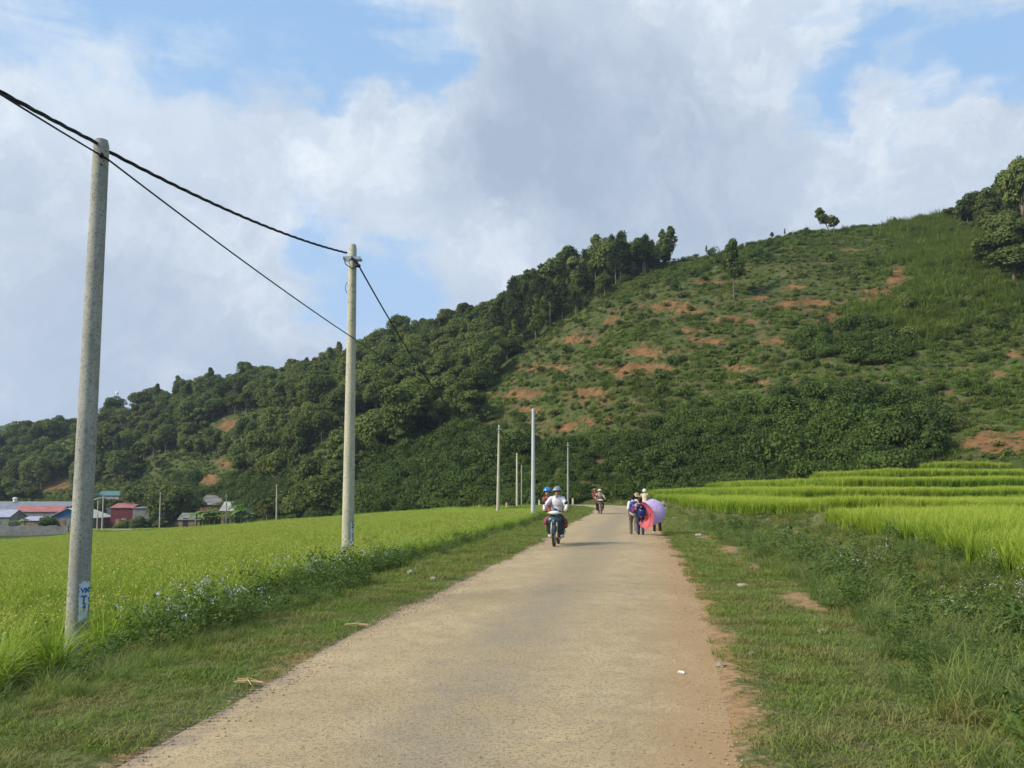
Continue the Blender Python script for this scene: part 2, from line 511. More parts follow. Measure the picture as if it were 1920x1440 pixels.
flatc = t.mix(t.math('MULTIPLY', za.outputs['Alpha'], 1.0), flatc, (0.05, 0.07, 0.016))
hsoil = t.mix(t.ramp(n4, .35, .65), (0.135, 0.07, 0.030), (0.235, 0.118, 0.050))
hdry = t.mix(t.ramp(n4, .4, .7), (0.085, 0.075, 0.035), (0.16, 0.115, 0.06))
hgr = t.mix(t.ramp(n1, .3, .7), (0.026, 0.044, 0.010), (0.088, 0.115, 0.026))
hgr = t.mix(t.ramp(n4, .50, .62, 0, .75), hgr, hdry)
n5 = t.noise(pos, .22, 5, .7)
om = t.node('ShaderNodeAttribute', attribute_name='openm').outputs['Fac']
hgr = t.mix(t.math('MULTIPLY', om, t.ramp(n5, .44, .66, 0, .65)), hgr, t.mix(t.ramp(n1, .35, .65), (0.085, 0.068, 0.034), (0.14, 0.095, 0.048)))
n6 = t.noise(pos, 3.2, 5, .75)
hgr = t.mix(t.ramp(n6, .50, .62, 0, .7), hgr, (0.022, 0.034, 0.010))
hgr = t.mix(t.ramp(n6, .46, .36, 0, .5), hgr, (0.12, 0.12, 0.045))
hb = t.ramp(t.math('ADD', t.math('ADD', t.math('MULTIPLY', sz.outputs['Blue'], .56), t.math('MULTIPLY', t.math('SUBTRACT', n5, .5), 1.3)), t.math('MULTIPLY', t.math('SUBTRACT', n1, .5), 1.3)), .30, .52)
hillc = t.mix(hb, hgr, hsoil)
allc = t.mix(sz.outputs['Green'], flatc, hillc)
p = t.node('ShaderNodeBsdfPrincipled')
t.l.new(allc, p.inputs['Base Color']); p.inputs['Roughness'].default_value = .95; p.inputs['Specular IOR Level'].default_value = .1
b = t.node('ShaderNodeBump'); b.inputs['Strength'].default_value = .6; b.inputs['Distance'].default_value = .05
t.l.new(n2, b.inputs['Height']); t.l.new(b.outputs[0], p.inputs['Normal'])
t.l.new(p.outputs[0], out.inputs[0])
M_GROUND = m
gcol = np.ones((nr * nph, 4)); gcol[:, :4] = zone
ground = mesh_np("ground", np.stack([GX, GY, GZ], -1), gf, M_GROUND, smooth=True, attrs={'zone': ('FLOAT_COLOR', gcol), 'openm': ('FLOAT', openm)})
tag(ground, "grassy ground rising from the valley floor into the green hill", kind="structure")

# road
nacross = 15
rows = []
for i in range(len(RC)):
    pass
RD = catmull(ROADK, 60)
_t = np.gradient(RD[:, :2], axis=0); _t /= np.linalg.norm(_t, axis=1)[:, None]
rn = np.stack([_t[:, 1], -_t[:, 0]], 1)
acc = np.concatenate([[0], np.cumsum(np.linalg.norm(np.diff(RD[:, :2], axis=0), axis=1))])
lt = np.linspace(-1, 1, nacross)
wl = RD[:, 3] + 0.35 * (fbm(acc * .55, acc * 0, 81, 4) - .5) * 1.1
wr = RD[:, 4] + 0.35 * (fbm(acc * .55, acc * 0 + 9, 85, 4) - .5) * 1.1
off = np.where(lt[None, :] < 0, lt[None, :] * wl[:, None], lt[None, :] * wr[:, None])
rx = RD[:, 0:1] + rn[:, 0:1] * off; ry = RD[:, 1:2] + rn[:, 1:2] * off
rzv = RD[:, 2:3] + 0.03 - 0.04 * np.abs(lt[None, :]) ** 4
idx = np.arange(rx.size).reshape(rx.shape)
rf_ = np.stack([idx[:-1, :-1], idx[:-1, 1:], idx[1:, 1:], idx[1:, :-1]], -1).reshape(-1, 4)
m, t, out = new_mat("road_mat")
geo = t.node('ShaderNodeNewGeometry'); pos = geo.outputs['Position']
la = t.node('ShaderNodeAttribute', attribute_name='lat').outputs['Fac']
al = t.math('ABSOLUTE', la)
a1 = t.noise(pos, 0.7, 6, 0.65); a2 = t.noise(pos, 30, 5, 0.8); a3 = t.noise(pos, 85, 3, 0.75); a4 = t.noise(pos, 3.2, 6, 0.7)
c = t.mix(t.ramp(a1, .32, .68), (0.41, 0.30, 0.16), (0.52, 0.385, 0.215))
a0 = t.noise(pos, .22, 5, .6)
c = t.mix(t.ramp(a0, .50, .66, 0, .4), c, (0.54, 0.41, 0.24))
c = t.mix(t.ramp(a4, .42, .70, 0, .55), c, (0.31, 0.24, 0.15))
wheel = t.math('MULTIPLY', t.ramp(t.math('ABSOLUTE', t.math('SUBTRACT', la, -0.05)), .42, .05), t.ramp(a1, .3, .6))
c = t.mix(t.math('MULTIPLY', wheel, .65), c, (0.27, 0.22, 0.155))
c = t.mix(t.ramp(a2, .53, .60, 0, .75), c, (0.20, 0.155, 0.095))
vr = t.node('ShaderNodeTexVoronoi'); t.l.new(pos, vr.inputs['Vector']); vr.inputs['Scale'].default_value = 38
c = t.mix(t.ramp(vr.outputs['Distance'], .28, .12, 0, .45), c, (0.56, 0.47, 0.34))
c = t.mix(t.ramp(a3, .56, .62, 0, .85), c, (0.11, 0.085, 0.06))
ed = t.ramp(t.math('ADD', la, t.math('MULTIPLY', t.math('SUBTRACT', a4, .5), .7)), .50, .98)
c = t.mix(t.math('MULTIPLY', ed, .8), c, (0.42, 0.25, 0.115))
ed2 = t.ramp(t.math('ADD', t.math('MULTIPLY', la, -1), t.math('MULTIPLY', t.math('SUBTRACT', a4, .5), .5)), .86, 1.02)
c = t.mix(t.math('MULTIPLY', ed2, .7), c, (0.30, 0.22, 0.17))
p = t.node('ShaderNodeBsdfPrincipled'); t.l.new(c, p.inputs['Base Color']); p.inputs['Roughness'].default_value = .95; p.inputs['Specular IOR Level'].default_value = .15
b = t.node('ShaderNodeBump'); b.inputs['Strength'].default_value = .55; b.inputs['Distance'].default_value = .012
t.l.new(t.math('ADD', a2, t.math('MULTIPLY', a3, .6)), b.inputs['Height']); t.l.new(b.outputs[0], p.inputs['Normal'])
t.l.new(p.outputs[0], out.inputs[0])
road = mesh_np("road", np.stack([rx, ry, np.broadcast_to(rzv, rx.shape)], -1), rf_, m, smooth=True,
               attrs={'lat': ('FLOAT', np.broadcast_to(lt[None, :], rx.shape))})
tag(road, "worn tan gravelled road running off and bending left", kind="structure")

# ------------------------------------------------------------------ plants: building blocks
def blades(n, rad, h0, h1, w, lean, droop=0.25, seed=0, seg=4, stiff=1.0, tone=(0, 1), base_spread=None):
    """n grass blades rooted in a disc; returns verts, faces, tone, hgt"""
    g = np.random.default_rng(seed)
    r = rad * np.sqrt(g.random(n)); a = g.random(n) * 2 * np.pi
    bx, by = r * np.cos(a), r * np.sin(a)
    az = a * 0.5 + g.random(n) * 2 * np.pi * .8 if rad > 0 else g.random(n) * 6.283
    h = g.uniform(h0, h1, n); ln = np.abs(g.normal(0, lean, n)) + .03
    dx, dy = np.cos(az), np.sin(az)
    px_, py_ = -dy, dx
    tw = g.uniform(-.9, .9, n)
    sx, sy = px_ * np.cos(tw) + dx * np.sin(tw), py_ * np.cos(tw) + dy * np.sin(tw)
    V = np.zeros((n, seg + 1, 2, 3)); T = np.zeros((n, seg + 1, 2)); H = np.zeros((n, seg + 1, 2))
    dr = droop * g.uniform(.3, 1.5, n)
    tn = g.uniform(*tone, n)
    for k in range(seg + 1):
        u = k / seg
        out = h * (ln * u + dr * u ** 2.6)
        zz = h * (u - dr * 0.75 * u ** 3.2)
        ww = w * g.uniform(.9, 1.1, n) * (1 - u ** 2.2) * .5 + w * .04
        cx, cy = bx + dx * out, by + dy * out
        for q, sg in ((0, -1), (1, 1)):
            V[:, k, q, 0] = cx + sx * ww * sg; V[:, k, q, 1] = cy + sy * ww * sg; V[:, k, q, 2] = zz
        T[:, k] = tn[:, None]; H[:, k] = u
    i = np.arange(n * (seg + 1) * 2).reshape(n, seg + 1, 2)
    Fc = np.stack([i[:, :-1, 0], i[:, :-1, 1], i[:, 1:, 1], i[:, 1:, 0]], -1).reshape(-1, 4)
    return V.reshape(-1, 3), Fc, T.ravel(), H.ravel()


def leaves(cen, nrm, size, seed=0, aspect=1.9, tone=None, jitter=.7, hgt=None):
    """one bent leaf-sized quad pair per centre"""
    g = np.random.default_rng(seed)
    n = len(cen)
    nn = nrm + g.normal(0, jitter, (n, 3)); nn /= np.linalg.norm(nn, axis=1)[:, None] + 1e-9
    r = g.normal(0, 1, (n, 3)); u = np.cross(nn, r); u /= np.linalg.norm(u, axis=1)[:, None] + 1e-9
    v = np.cross(nn, u)
    s = size * g.uniform(.6, 1.35, n)[:, None] if np.isscalar(size) else size[:, None]
    L, Wd = s * aspect * .5, s * .5
    # leaf: base, two sides, tip (4-gon, bent a little)
    V = np.stack([cen - u * L, cen + v * Wd + nn * s * .12, cen + u * L, cen - v * Wd + nn * s * .12], 1)
    i = np.arange(n * 4).reshape(n, 4)
    tn = g.uniform(0, 1, n) if tone is None else tone
    hg = np.zeros(n) if hgt is None else hgt
    return V.reshape(-1, 3), i, np.repeat(tn, 4), np.repeat(hg, 4)


def join(parts):
    V, Fs, T, H, o = [], [], [], [], 0
    for v, f, t_, h_ in parts:
        V.append(v); Fs.append(f + o); T.append(t_); H.append(h_); o += len(v)
    return np.vstack(V), np.vstack(Fs), np.concatenate(T), np.concatenate(H)


def plant_mesh(name, parts, mats, mi=None, link=False, parent=None):
    v, f, t_, h_ = join(parts)
    if mi is not None:
        mi = np.concatenate([np.full(len(p[1]), k) for p, k in zip(parts, mi)])
    return mesh_np(name, v, f, mats=mats, midx=mi, attrs={'tone': ('FLOAT', t_), 'hgt': ('FLOAT', h_)}, link=link, parent=parent)


def fib(n, g):
    k = np.arange(n) + .5
    ph = np.arccos(1 - 2 * k / n); th = np.pi * (1 + 5 ** .5) * k + g.random() * 6
    return np.stack([np.cos(th) * np.sin(ph), np.sin(th) * np.sin(ph), np.cos(ph)], 1)


def crown_parts(seed, R=3.4, Hh=3.0, nblob=16, per=190, leaf=.42, low=-.55, flat=.8, clump=.42):
    """uneven crown of leaf clusters; origin at crown centre"""
    g = np.random.default_rng(seed)
    out = []
    for k in range(nblob):
        d = g.normal(0, 1, 3); d /= np.linalg.norm(d)
        if d[2] < low: d[2] = -d[2] * .5
        q = g.uniform(.45, .95)
        c = d * np.array([R, R, Hh]) * q * .78
        br = R * clump * g.uniform(.7, 1.25)
        n = int(per * g.uniform(.8, 1.2))
        dd = g.normal(0, 1, (n, 3)); dd /= np.linalg.norm(dd, axis=1)[:, None]
        dd[:, 2] = np.where(dd[:, 2] < -.35, -dd[:, 2], dd[:, 2])
        rr_ = br * g.uniform(.72, 1.10, n)[:, None]
        cen = c + dd * rr_ * np.array([1, 1, flat])
        nrm = dd + np.array([0, 0, .45])
        tone = np.clip(.5 + .22 * g.normal(0, 1, n) + g.normal(0, .16) + .12 * dd[:, 2], 0, 1)  # sunlit tops put into the tone: upper leaves of each clump are lighter
        out.append(leaves(cen, nrm, leaf, seed * 91 + k, 1.7, tone, .5))
    return out


def limb(p0, p1, r0, r1, ns=7, bend=0.0, seed=0, rings=5):
    g = np.random.default_rng(seed)
    p0, p1 = np.array(p0, float), np.array(p1, float)
    ax = p1 - p0; L = np.linalg.norm(ax); ax /= L + 1e-9
    up = np.array([0, 0, 1.0]) if abs(ax[2]) < .9 else np.array([1.0, 0, 0])
    u = np.cross(ax, up); u /= np.linalg.norm(u); v = np.cross(ax, u)
    bd = g.normal(0, 1, 2) * bend * L
    V = []
    for k in range(rings + 1):
        s = k / rings
        c = p0 + (p1 - p0) * s + (u * bd[0] + v * bd[1]) * math.sin(s * math.pi)
        r = r0 + (r1 - r0) * s
        for j in range(ns):
            a = 2 * math.pi * j / ns
            V.append(c + (u * math.cos(a) + v * math.sin(a)) * r)
    V = np.array(V); i = np.arange((rings + 1) * ns).reshape(rings + 1, ns)
    Fc = np.stack([i[:-1], np.roll(i, -1, 1)[:-1], np.roll(i, -1, 1)[1:], i[1:]], -1).reshape(-1, 4)
    return V, Fc, np.full(len(V), .5), np.zeros(len(V))


def scatter(name, pts, protos, idx, rot, scl, label, cat=None, kind='stuff'):
    """one object: protos instanced on its points by a geometry node tree"""
    me = bpy.data.meshes.new(name)
    me.vertices.add(len(pts)); me.vertices.foreach_set('co', np.asarray(pts, np.float32).ravel())
    for an, typ, d, key in (('rot', 'FLOAT_VECTOR', rot, 'vector'), ('scl', 'FLOAT_VECTOR', scl, 'vector'), ('pick', 'INT', idx, 'value')):
        at = me.attributes.new(an, typ, 'POINT'); at.data.foreach_set(key, np.asarray(d).ravel())
    o = bpy.data.objects.new(name, me); COL.objects.link(o)
    ng = bpy.data.node_groups.new(name + "_nodes", 'GeometryNodeTree')
    ng.interface.new_socket('Geometry', in_out='INPUT', socket_type='NodeSocketGeometry')
    ng.interface.new_socket('Geometry', in_out='OUTPUT', socket_type='NodeSocketGeometry')
    gi = ng.nodes.new('NodeGroupInput'); go = ng.nodes.new('NodeGroupOutput')
    jn = ng.nodes.new('GeometryNodeJoinGeometry')
    ar = ng.nodes.new('GeometryNodeInputNamedAttribute'); ar.data_type = 'FLOAT_VECTOR'; ar.inputs[0].default_value = 'rot'
    asc = ng.nodes.new('GeometryNodeInputNamedAttribute'); asc.data_type = 'FLOAT_VECTOR'; asc.inputs[0].default_value = 'scl'
    ap = ng.nodes.new('GeometryNodeInputNamedAttribute'); ap.data_type = 'INT'; ap.inputs[0].default_value = 'pick'
    for k, pr in enumerate(protos):
        ip = ng.nodes.new('GeometryNodeInstanceOnPoints')
        oi = ng.nodes.new('GeometryNodeObjectInfo'); oi.inputs['Object'].default_value = pr; oi.inputs['As Instance'].default_value = True
        cp = ng.nodes.new('FunctionNodeCompare'); cp.data_type = 'INT'; cp.operation = 'EQUAL'
        isock = [s for s in cp.inputs if s.type == 'INT']
        ng.links.new(next(s for s in ap.outputs if s.enabled), isock[0]); isock[1].default_value = k
        ng.links.new(gi.outputs[0], ip.inputs['Points'])
        ng.links.new(cp.outputs[0], ip.inputs['Selection'])
        ng.links.new(oi.outputs['Geometry'], ip.inputs['Instance'])
        ng.links.new(next(s for s in ar.outputs if s.enabled), ip.inputs['Rotation'])
        ng.links.new(next(s for s in asc.outputs if s.enabled), ip.inputs['Scale'])
        ng.links.new(ip.outputs[0], jn.inputs[0])
    ng.links.new(jn.outputs[0], go.inputs[0])
    md = o.modifiers.new("scatter", 'NODES'); md.node_group = ng
    tag(o, label, cat, None, kind)
    return o


def jittered(x0, x1, y0, y1, sp, seed):
    g = np.random.default_rng(seed)
    xs, ys = np.meshgrid(np.arange(x0, x1, sp), np.arange(y0, y1, sp))
    xs = xs.ravel() + g.uniform(-.5, .5, xs.size) * sp; ys = ys.ravel() + g.uniform(-.5, .5, ys.size) * sp
    return xs, ys


def in_view(X, Y, Z, mx=420, my=1640, top=1.0):
    px, py = proj(X, Y, Z)
    _, py2 = proj(X, Y, Z + top)
    return (Y > 1.0) & (px > -mx) & (px < 1920 + mx) & (py2 < my)


def sc3(s, g, n, vz=(.85, 1.15)):
    z = s * g.uniform(*vz, n)
    return np.stack([s + 0 * z, s + 0 * z, z], 1)


M_RICE = mat_leaf("rice_leaf", (0.085, 0.170, 0.018), (0.255, 0.365, 0.042), tip=(0.37, 0.44, 0.075), trans=.35, rnd=.35, patch=(0.17, 0.26, 0.025), patch_scale=.10)
M_RICEG = mat_leaf("rice_leaf_green", (0.10, 0.195, 0.020), (0.255, 0.365, 0.036), tip=(0.39, 0.455, 0.07), trans=.35, rnd=.35, patch=(0.26, 0.31, 0.03), patch_scale=.10)
M_GRAIN = mat_leaf("rice_grain", (0.31, 0.33, 0.06), (0.42, 0.42, 0.10), trans=.2)
M_GRASS = mat_leaf("short_grass", (0.10, 0.165, 0.028), (0.22, 0.28, 0.06), tip=(0.27, 0.31, 0.08), trans=.3, rnd=.5, patch=(0.25, 0.19, 0.085), patch_scale=1.3)
M_WEED = mat_leaf("weed_leaf", (0.065, 0.115, 0.025), (0.15, 0.205, 0.055), tip=(0.17, 0.21, 0.06), trans=.25, rnd=.5)
M_LONG = mat_leaf("long_grass", (0.075, 0.13, 0.03), (0.16, 0.215, 0.06), tip=(0.22, 0.25, 0.09), trans=.3, rnd=.5)
M_FLOWER = mat_plain("pale_lilac_petals", (0.68, 0.64, 0.78), .8, .1)
M_CREAM = mat_plain("cream_petals", (0.75, 0.74, 0.55), .8, .1)
M_SCRUB = mat_leaf("scrub_leaf", (0.034, 0.060, 0.013), (0.108, 0.152, 0.034), trans=.25, rnd=.5, patch=(0.09, 0.135, 0.026), patch_scale=.06)
M_HGRASS = mat_leaf("hill_grass", (0.070, 0.118, 0.017), (0.165, 0.225, 0.038), tip=(0.20, 0.24, 0.055), trans=.25, rnd=.5, patch=(0.125, 0.135, 0.04), patch_scale=.07)
M_OLIVE = mat_leaf("tall_olive_grass", (0.070, 0.115, 0.020), (0.15, 0.205, 0.035), tip=(0.19, 0.23, 0.05), trans=.3, rnd=.5)
M_CROWN = mat_leaf("tree_leaf", (0.038, 0.066, 0.015), (0.185, 0.225, 0.055), trans=.28, rnd=.5)
M_CROWN2 = mat_leaf("tree_leaf_light", (0.075, 0.11, 0.025), (0.19, 0.225, 0.065), trans=.28, rnd=.4)
M_CROWN3 = mat_leaf("tree_leaf_olive", (0.06, 0.075, 0.014), (0.19, 0.20, 0.045), trans=.25, rnd=.45)
M_PINE = mat_leaf("pine_needles", (0.034, 0.056, 0.016), (0.09, 0.12, 0.036), trans=.2, rnd=.4)
M_BARK = mat_plain("tree_bark", (0.16, 0.13, 0.095), .9, .3, 3.0)
M_PBARK = mat_plain("pine_bark", (0.22, 0.17, 0.12), .9, .25, 3.0)
M_BANANA = mat_leaf("banana_leaf", (0.09, 0.17, 0.03), (0.20, 0.30, 0.06), trans=.35, rnd=.5)
M_STEM = mat_plain("green_stem", (0.12, 0.17, 0.05), .7, .2)


def grain_heads(n, rad, h, seed):
    g = np.random.default_rng(seed)
    parts = []
    for k in range(n):
        a = g.uniform(0, 6.283); r = rad * g.uniform(.3, 1.1)
        b = np.array([r * math.cos(a), r * math.sin(a), h * g.uniform(.75, 1.0)])
        pts = []
        for q in range(9):
            u = q / 8
            pts.append(b + np.array([math.cos(a), math.sin(a), 0]) * .16 * u + np.array([0, 0, .07 * math.sin(u * 2.2) - .09 * u * u]) + g.normal(0, .006, 3))
        parts.append(leaves(np.array(pts), np.tile([0, 0, 1.0], (9, 1)), .016, seed + k, 2.0))
    return parts


def rice_clump(name, seed, mat, h=.86, n=40, rad=.09, w=.013, lean=.17, droop=.40, heads=3):
    parts = [blades(n, rad, h * .7, h * 1.1, w, lean, droop, seed), blades(n // 3, rad, h * .4, h * .8, w, lean * 1.8, droop, seed + 50)]
    mi = [0, 0]
    hd = grain_heads(heads, rad * 1.4, h, seed + 9)
    return plant_mesh(name, parts + hd, [mat, M_GRAIN], mi + [1] * len(hd))


RICE_N = [rice_clump("rice_clump", 11 + k, M_RICE, heads=3) for k in range(5)]
RICE_G = [rice_clump("rice_clump", 31 + k, M_RICEG, h=.86, lean=.09, droop=.26, heads=0, n=48) for k in range(4)]
RICE_M = [plant_mesh("rice_patch", [blades(100, .34, .45, .82, .017, .2, .42, 60 + k)] + grain_heads(3, .3, .74, 60 + k), [M_RICE, M_GRAIN], [0] + [1] * 3) for k in range(4)]
RICE_MG = [plant_mesh("rice_patch", [blades(95, .36, .55, .82, .020, .09, .25, 65 + k)], [M_RICEG]) for k in range(3)]
RICE_F = [plant_mesh("rice_patch", [blades(150, .62, .45, .9, .04, .2, .35, 70 + k)], [M_RICE]) for k in range(4)]
RICE_FG = [plant_mesh("rice_patch", [blades(150, .62, .5, .88, .036, .12, .3, 75 + k)], [M_RICEG]) for k in range(4)]
GRASS_S = [plant_mesh("grass_tuft", [blades(210, .22, .018, .05, .0055, .8, .5, 90 + k, seg=2)], [M_GRASS]) for k in range(3)] + \
          [plant_mesh("grass_tuft", [blades(110, .18, .04, .12, .006, .5, .5, 95 + k, seg=3)], [M_GRASS]) for k in range(2)]
GRASS_L = [plant_mesh("long_grass", [blades(95, .22, .14, .50, .008, .38, .5, 100 + k)], [M_GRASS if k % 2 else M_LONG]) for k in range(4)]


def weed(name, seed, h=.5, rad=.22, nl=170, leaf=.05, flowers=0, fm=M_FLOWER, lmat=None):
    g = np.random.default_rng(seed)
    ns = 9
    parts, mi = [], []
    cen, nr_ = [], []
    tips = []
    for s in range(ns):
        a = g.uniform(0, 6.283); r0 = rad * g.uniform(0, .4)
        b = np.array([r0 * math.cos(a), r0 * math.sin(a), 0]); e = b + np.array([math.cos(a) * rad * g.uniform(.3, 1), math.sin(a) * rad * g.uniform(.3, 1), h * g.uniform(.6, 1.05)])
        parts.append(limb(b, e, .004, .002, 4, .05, seed + s, 3)); mi.append(0); tips.append(e)
        for q in range(nl // ns):
            u = g.uniform(.12, 1) ** .8
            c = b + (e - b) * u + g.normal(0, .045, 3)
            c[2] = max(c[2], .01)
            cen.append(c); nr_.append([0, 0, 1.2])
    parts.append(leaves(np.array(cen), np.array(nr_), leaf, seed, 1.7, jitter=.5)); mi.append(0)
    if flowers:
        fc = []
        for k in range(flowers):
            t_ = tips[k % ns] + g.normal(0, .035, 3) + np.array([0, 0, .04])
            for q in range(5): fc.append(t_ + g.normal(0, .009, 3))
        parts.append(leaves(np.array(fc), np.tile([0, 0, 1.0], (len(fc), 1)), .012, seed + 5, 1.1)); mi.append(1)
    return plant_mesh(name, parts, [lmat or M_WEED, fm], mi)


WEED = [weed("weed_plant", 200 + k, .35 + .1 * k, .2 + .03 * k, 260, .026 + .005 * k) for k in range(4)]
WEEDF = [weed("flowering_weed", 230 + k, .55, .22, 220, .028, 16, M_FLOWER if k < 2 else M_CREAM) for k in range(3)]


def bush_proto(name, seed, R, H, n, leaf, mat, nb=7):
    g = np.random.default_rng(seed)
    parts = []
    for k in range(nb):
        a = g.uniform(0, 6.283); q = R * .55 * math.sqrt(g.random())
        br = R * g.uniform(.38, .62)
        c = np.array([q * math.cos(a), q * math.sin(a), H * g.uniform(.25, .7)])
        m_ = n // nb
        dd = g.normal(0, 1, (m_, 3)); dd /= np.linalg.norm(dd, axis=1)[:, None]; dd[:, 2] = np.where(dd[:, 2] < -.3, -dd[:, 2], dd[:, 2])
        cen = c + dd * br * g.uniform(.7, 1.12, m_)[:, None] * np.array([1, 1, H / R * .9]); cen[:, 2] = np.maximum(cen[:, 2], 0.02)
        parts.append(leaves(cen, dd + np.array([0, 0, .4]), leaf, seed * 7 + k, 1.7, np.clip(.5 + g.normal(0, .15) + g.normal(0, .22, m_), 0, 1), .5))
    return plant_mesh(name, parts, [mat])


SCRUB = [bush_proto("scrub_bush", 300 + k, 1.3 + .25 * (k % 3), 1.1 + .3 * (k % 2), 900, .115, M_SCRUB) for k in range(5)]
HTUFT = [plant_mesh("hill_tuft", [blades(60, .45, .25, .7, .045, .35, .4, 330 + k)], [M_HGRASS]) for k in range(3)] + [bush_proto("hill_herb", 340 + k, .55, .45, 110, .11, M_HGRASS, 4) for k in range(2)]
HTALL = [plant_mesh("hill_reed", [blades(70, .6, .8, 1.7, .06, .2, .4, 350 + k)], [M_OLIVE]) for k in range(3)]

# ------------------------------------------------------------------ ground cover (nobody could count it)
def build_rice():
    g = np.random.default_rng(5)
    for name, side, lab in (("rice_field", -1, "yellow-green ripening rice left of the road, sloping to the village"), ("terraced_rice", 1, "bright green young rice in stepped paddies right of the road")):
        P_, I_, S_ = [], [], []
        nearp = RICE_N if side < 0 else RICE_G
        midp = RICE_M if side < 0 else RICE_MG
        farp = RICE_F if side < 0 else RICE_FG
        protos = nearp + midp + farp
        for lo, hi, sp, base, cnt, x0, x1, s0 in ((3, 24, .25, 0, len(nearp), -22, 24, 1.0), (24, 58, .36, len(nearp), len(midp), -52, 48, 1.0), (58, 235, .72, len(nearp) + len(midp), len(farp), -190, 72, 1.0)):
            if side > 0: hi = min(hi, 100)
            X, Y = jittered(x0, x1, lo, hi, sp, 400 + base + side)
            Z, inf = height(X, Y, True)
            ok = (inf['s'] * side > 0) & in_view(X, Y, Z) & (inf['t'] < -0.012)
            if side < 0:
                gap = 3.1 + .9 * (fbm(X * .4, Y * .4, 12) - .5) * 2
                gap = np.where(Y > 60, 2.6, gap) - .75 * sstep(9.8, 8.6, Y)
                ok &= inf['e'] > gap
                px, py = proj(X, Y, Z)
                ok &= ~((px < 135) & (Y > 150 - (130 - px) * .2)) & ~((Y > 164))
                ok &= ~cleared(X, Y)
                ok &= ~((Y > 70) & (Z - height(X, Y - .7) > .22))
            else:
                ok &= (inf['e'] > inf['inn'] + .1 * g.normal(0, 1, len(X)))
                past = (Y > 84) & (X < 16)
                ok &= ~past
                # thin strips of bare bank at the terrace edges
                z2 = height(X, Y - .5)
                ok &= (Z - z2) < .2
            X, Y, Z = X[ok], Y[ok], Z[ok]
            P_.append(np.stack([X, Y, Z - .02], 1)); I_.append(base + g.integers(0, cnt, len(X)))
            hs = (.72 + .50 * fbm(X * .5, Y * .5, 77)) * np.where(Y < 24, g.uniform(.8, 1.12, len(X)), 1)
            S_.append(np.stack([np.ones(len(X)), np.ones(len(X)), hs], 1))
        P_, I_, S_ = np.vstack(P_), np.concatenate(I_), np.vstack(S_)
        R_ = np.stack([g.normal(0, .05, len(P_)), g.normal(0, .05, len(P_)), g.uniform(0, 6.283, len(P_))], 1)
        scatter(name, P_, protos, I_, R_, S_, lab)
        print(name, len(P_))


POLE1 = (-5.75, 10.5)
POLE2 = (-4.15, 20.3)


def cleared(X, Y):
    """thin ground round the feet of the two near poles, trodden from the road side"""
    out = np.zeros(len(X), bool)
    for (cx, cy), L, r in ((POLE1, 2.6, .42), (POLE2, 1.8, .3)):
        d = math.hypot(cx, cy); ux, uy = -cx / d, -cy / d
        a = (X - cx) * ux + (Y - cy) * uy; b = np.abs((X - cx) * uy - (Y - cy) * ux)
        out |= (a > -.25) & (a < L) & (b < r)
    return out




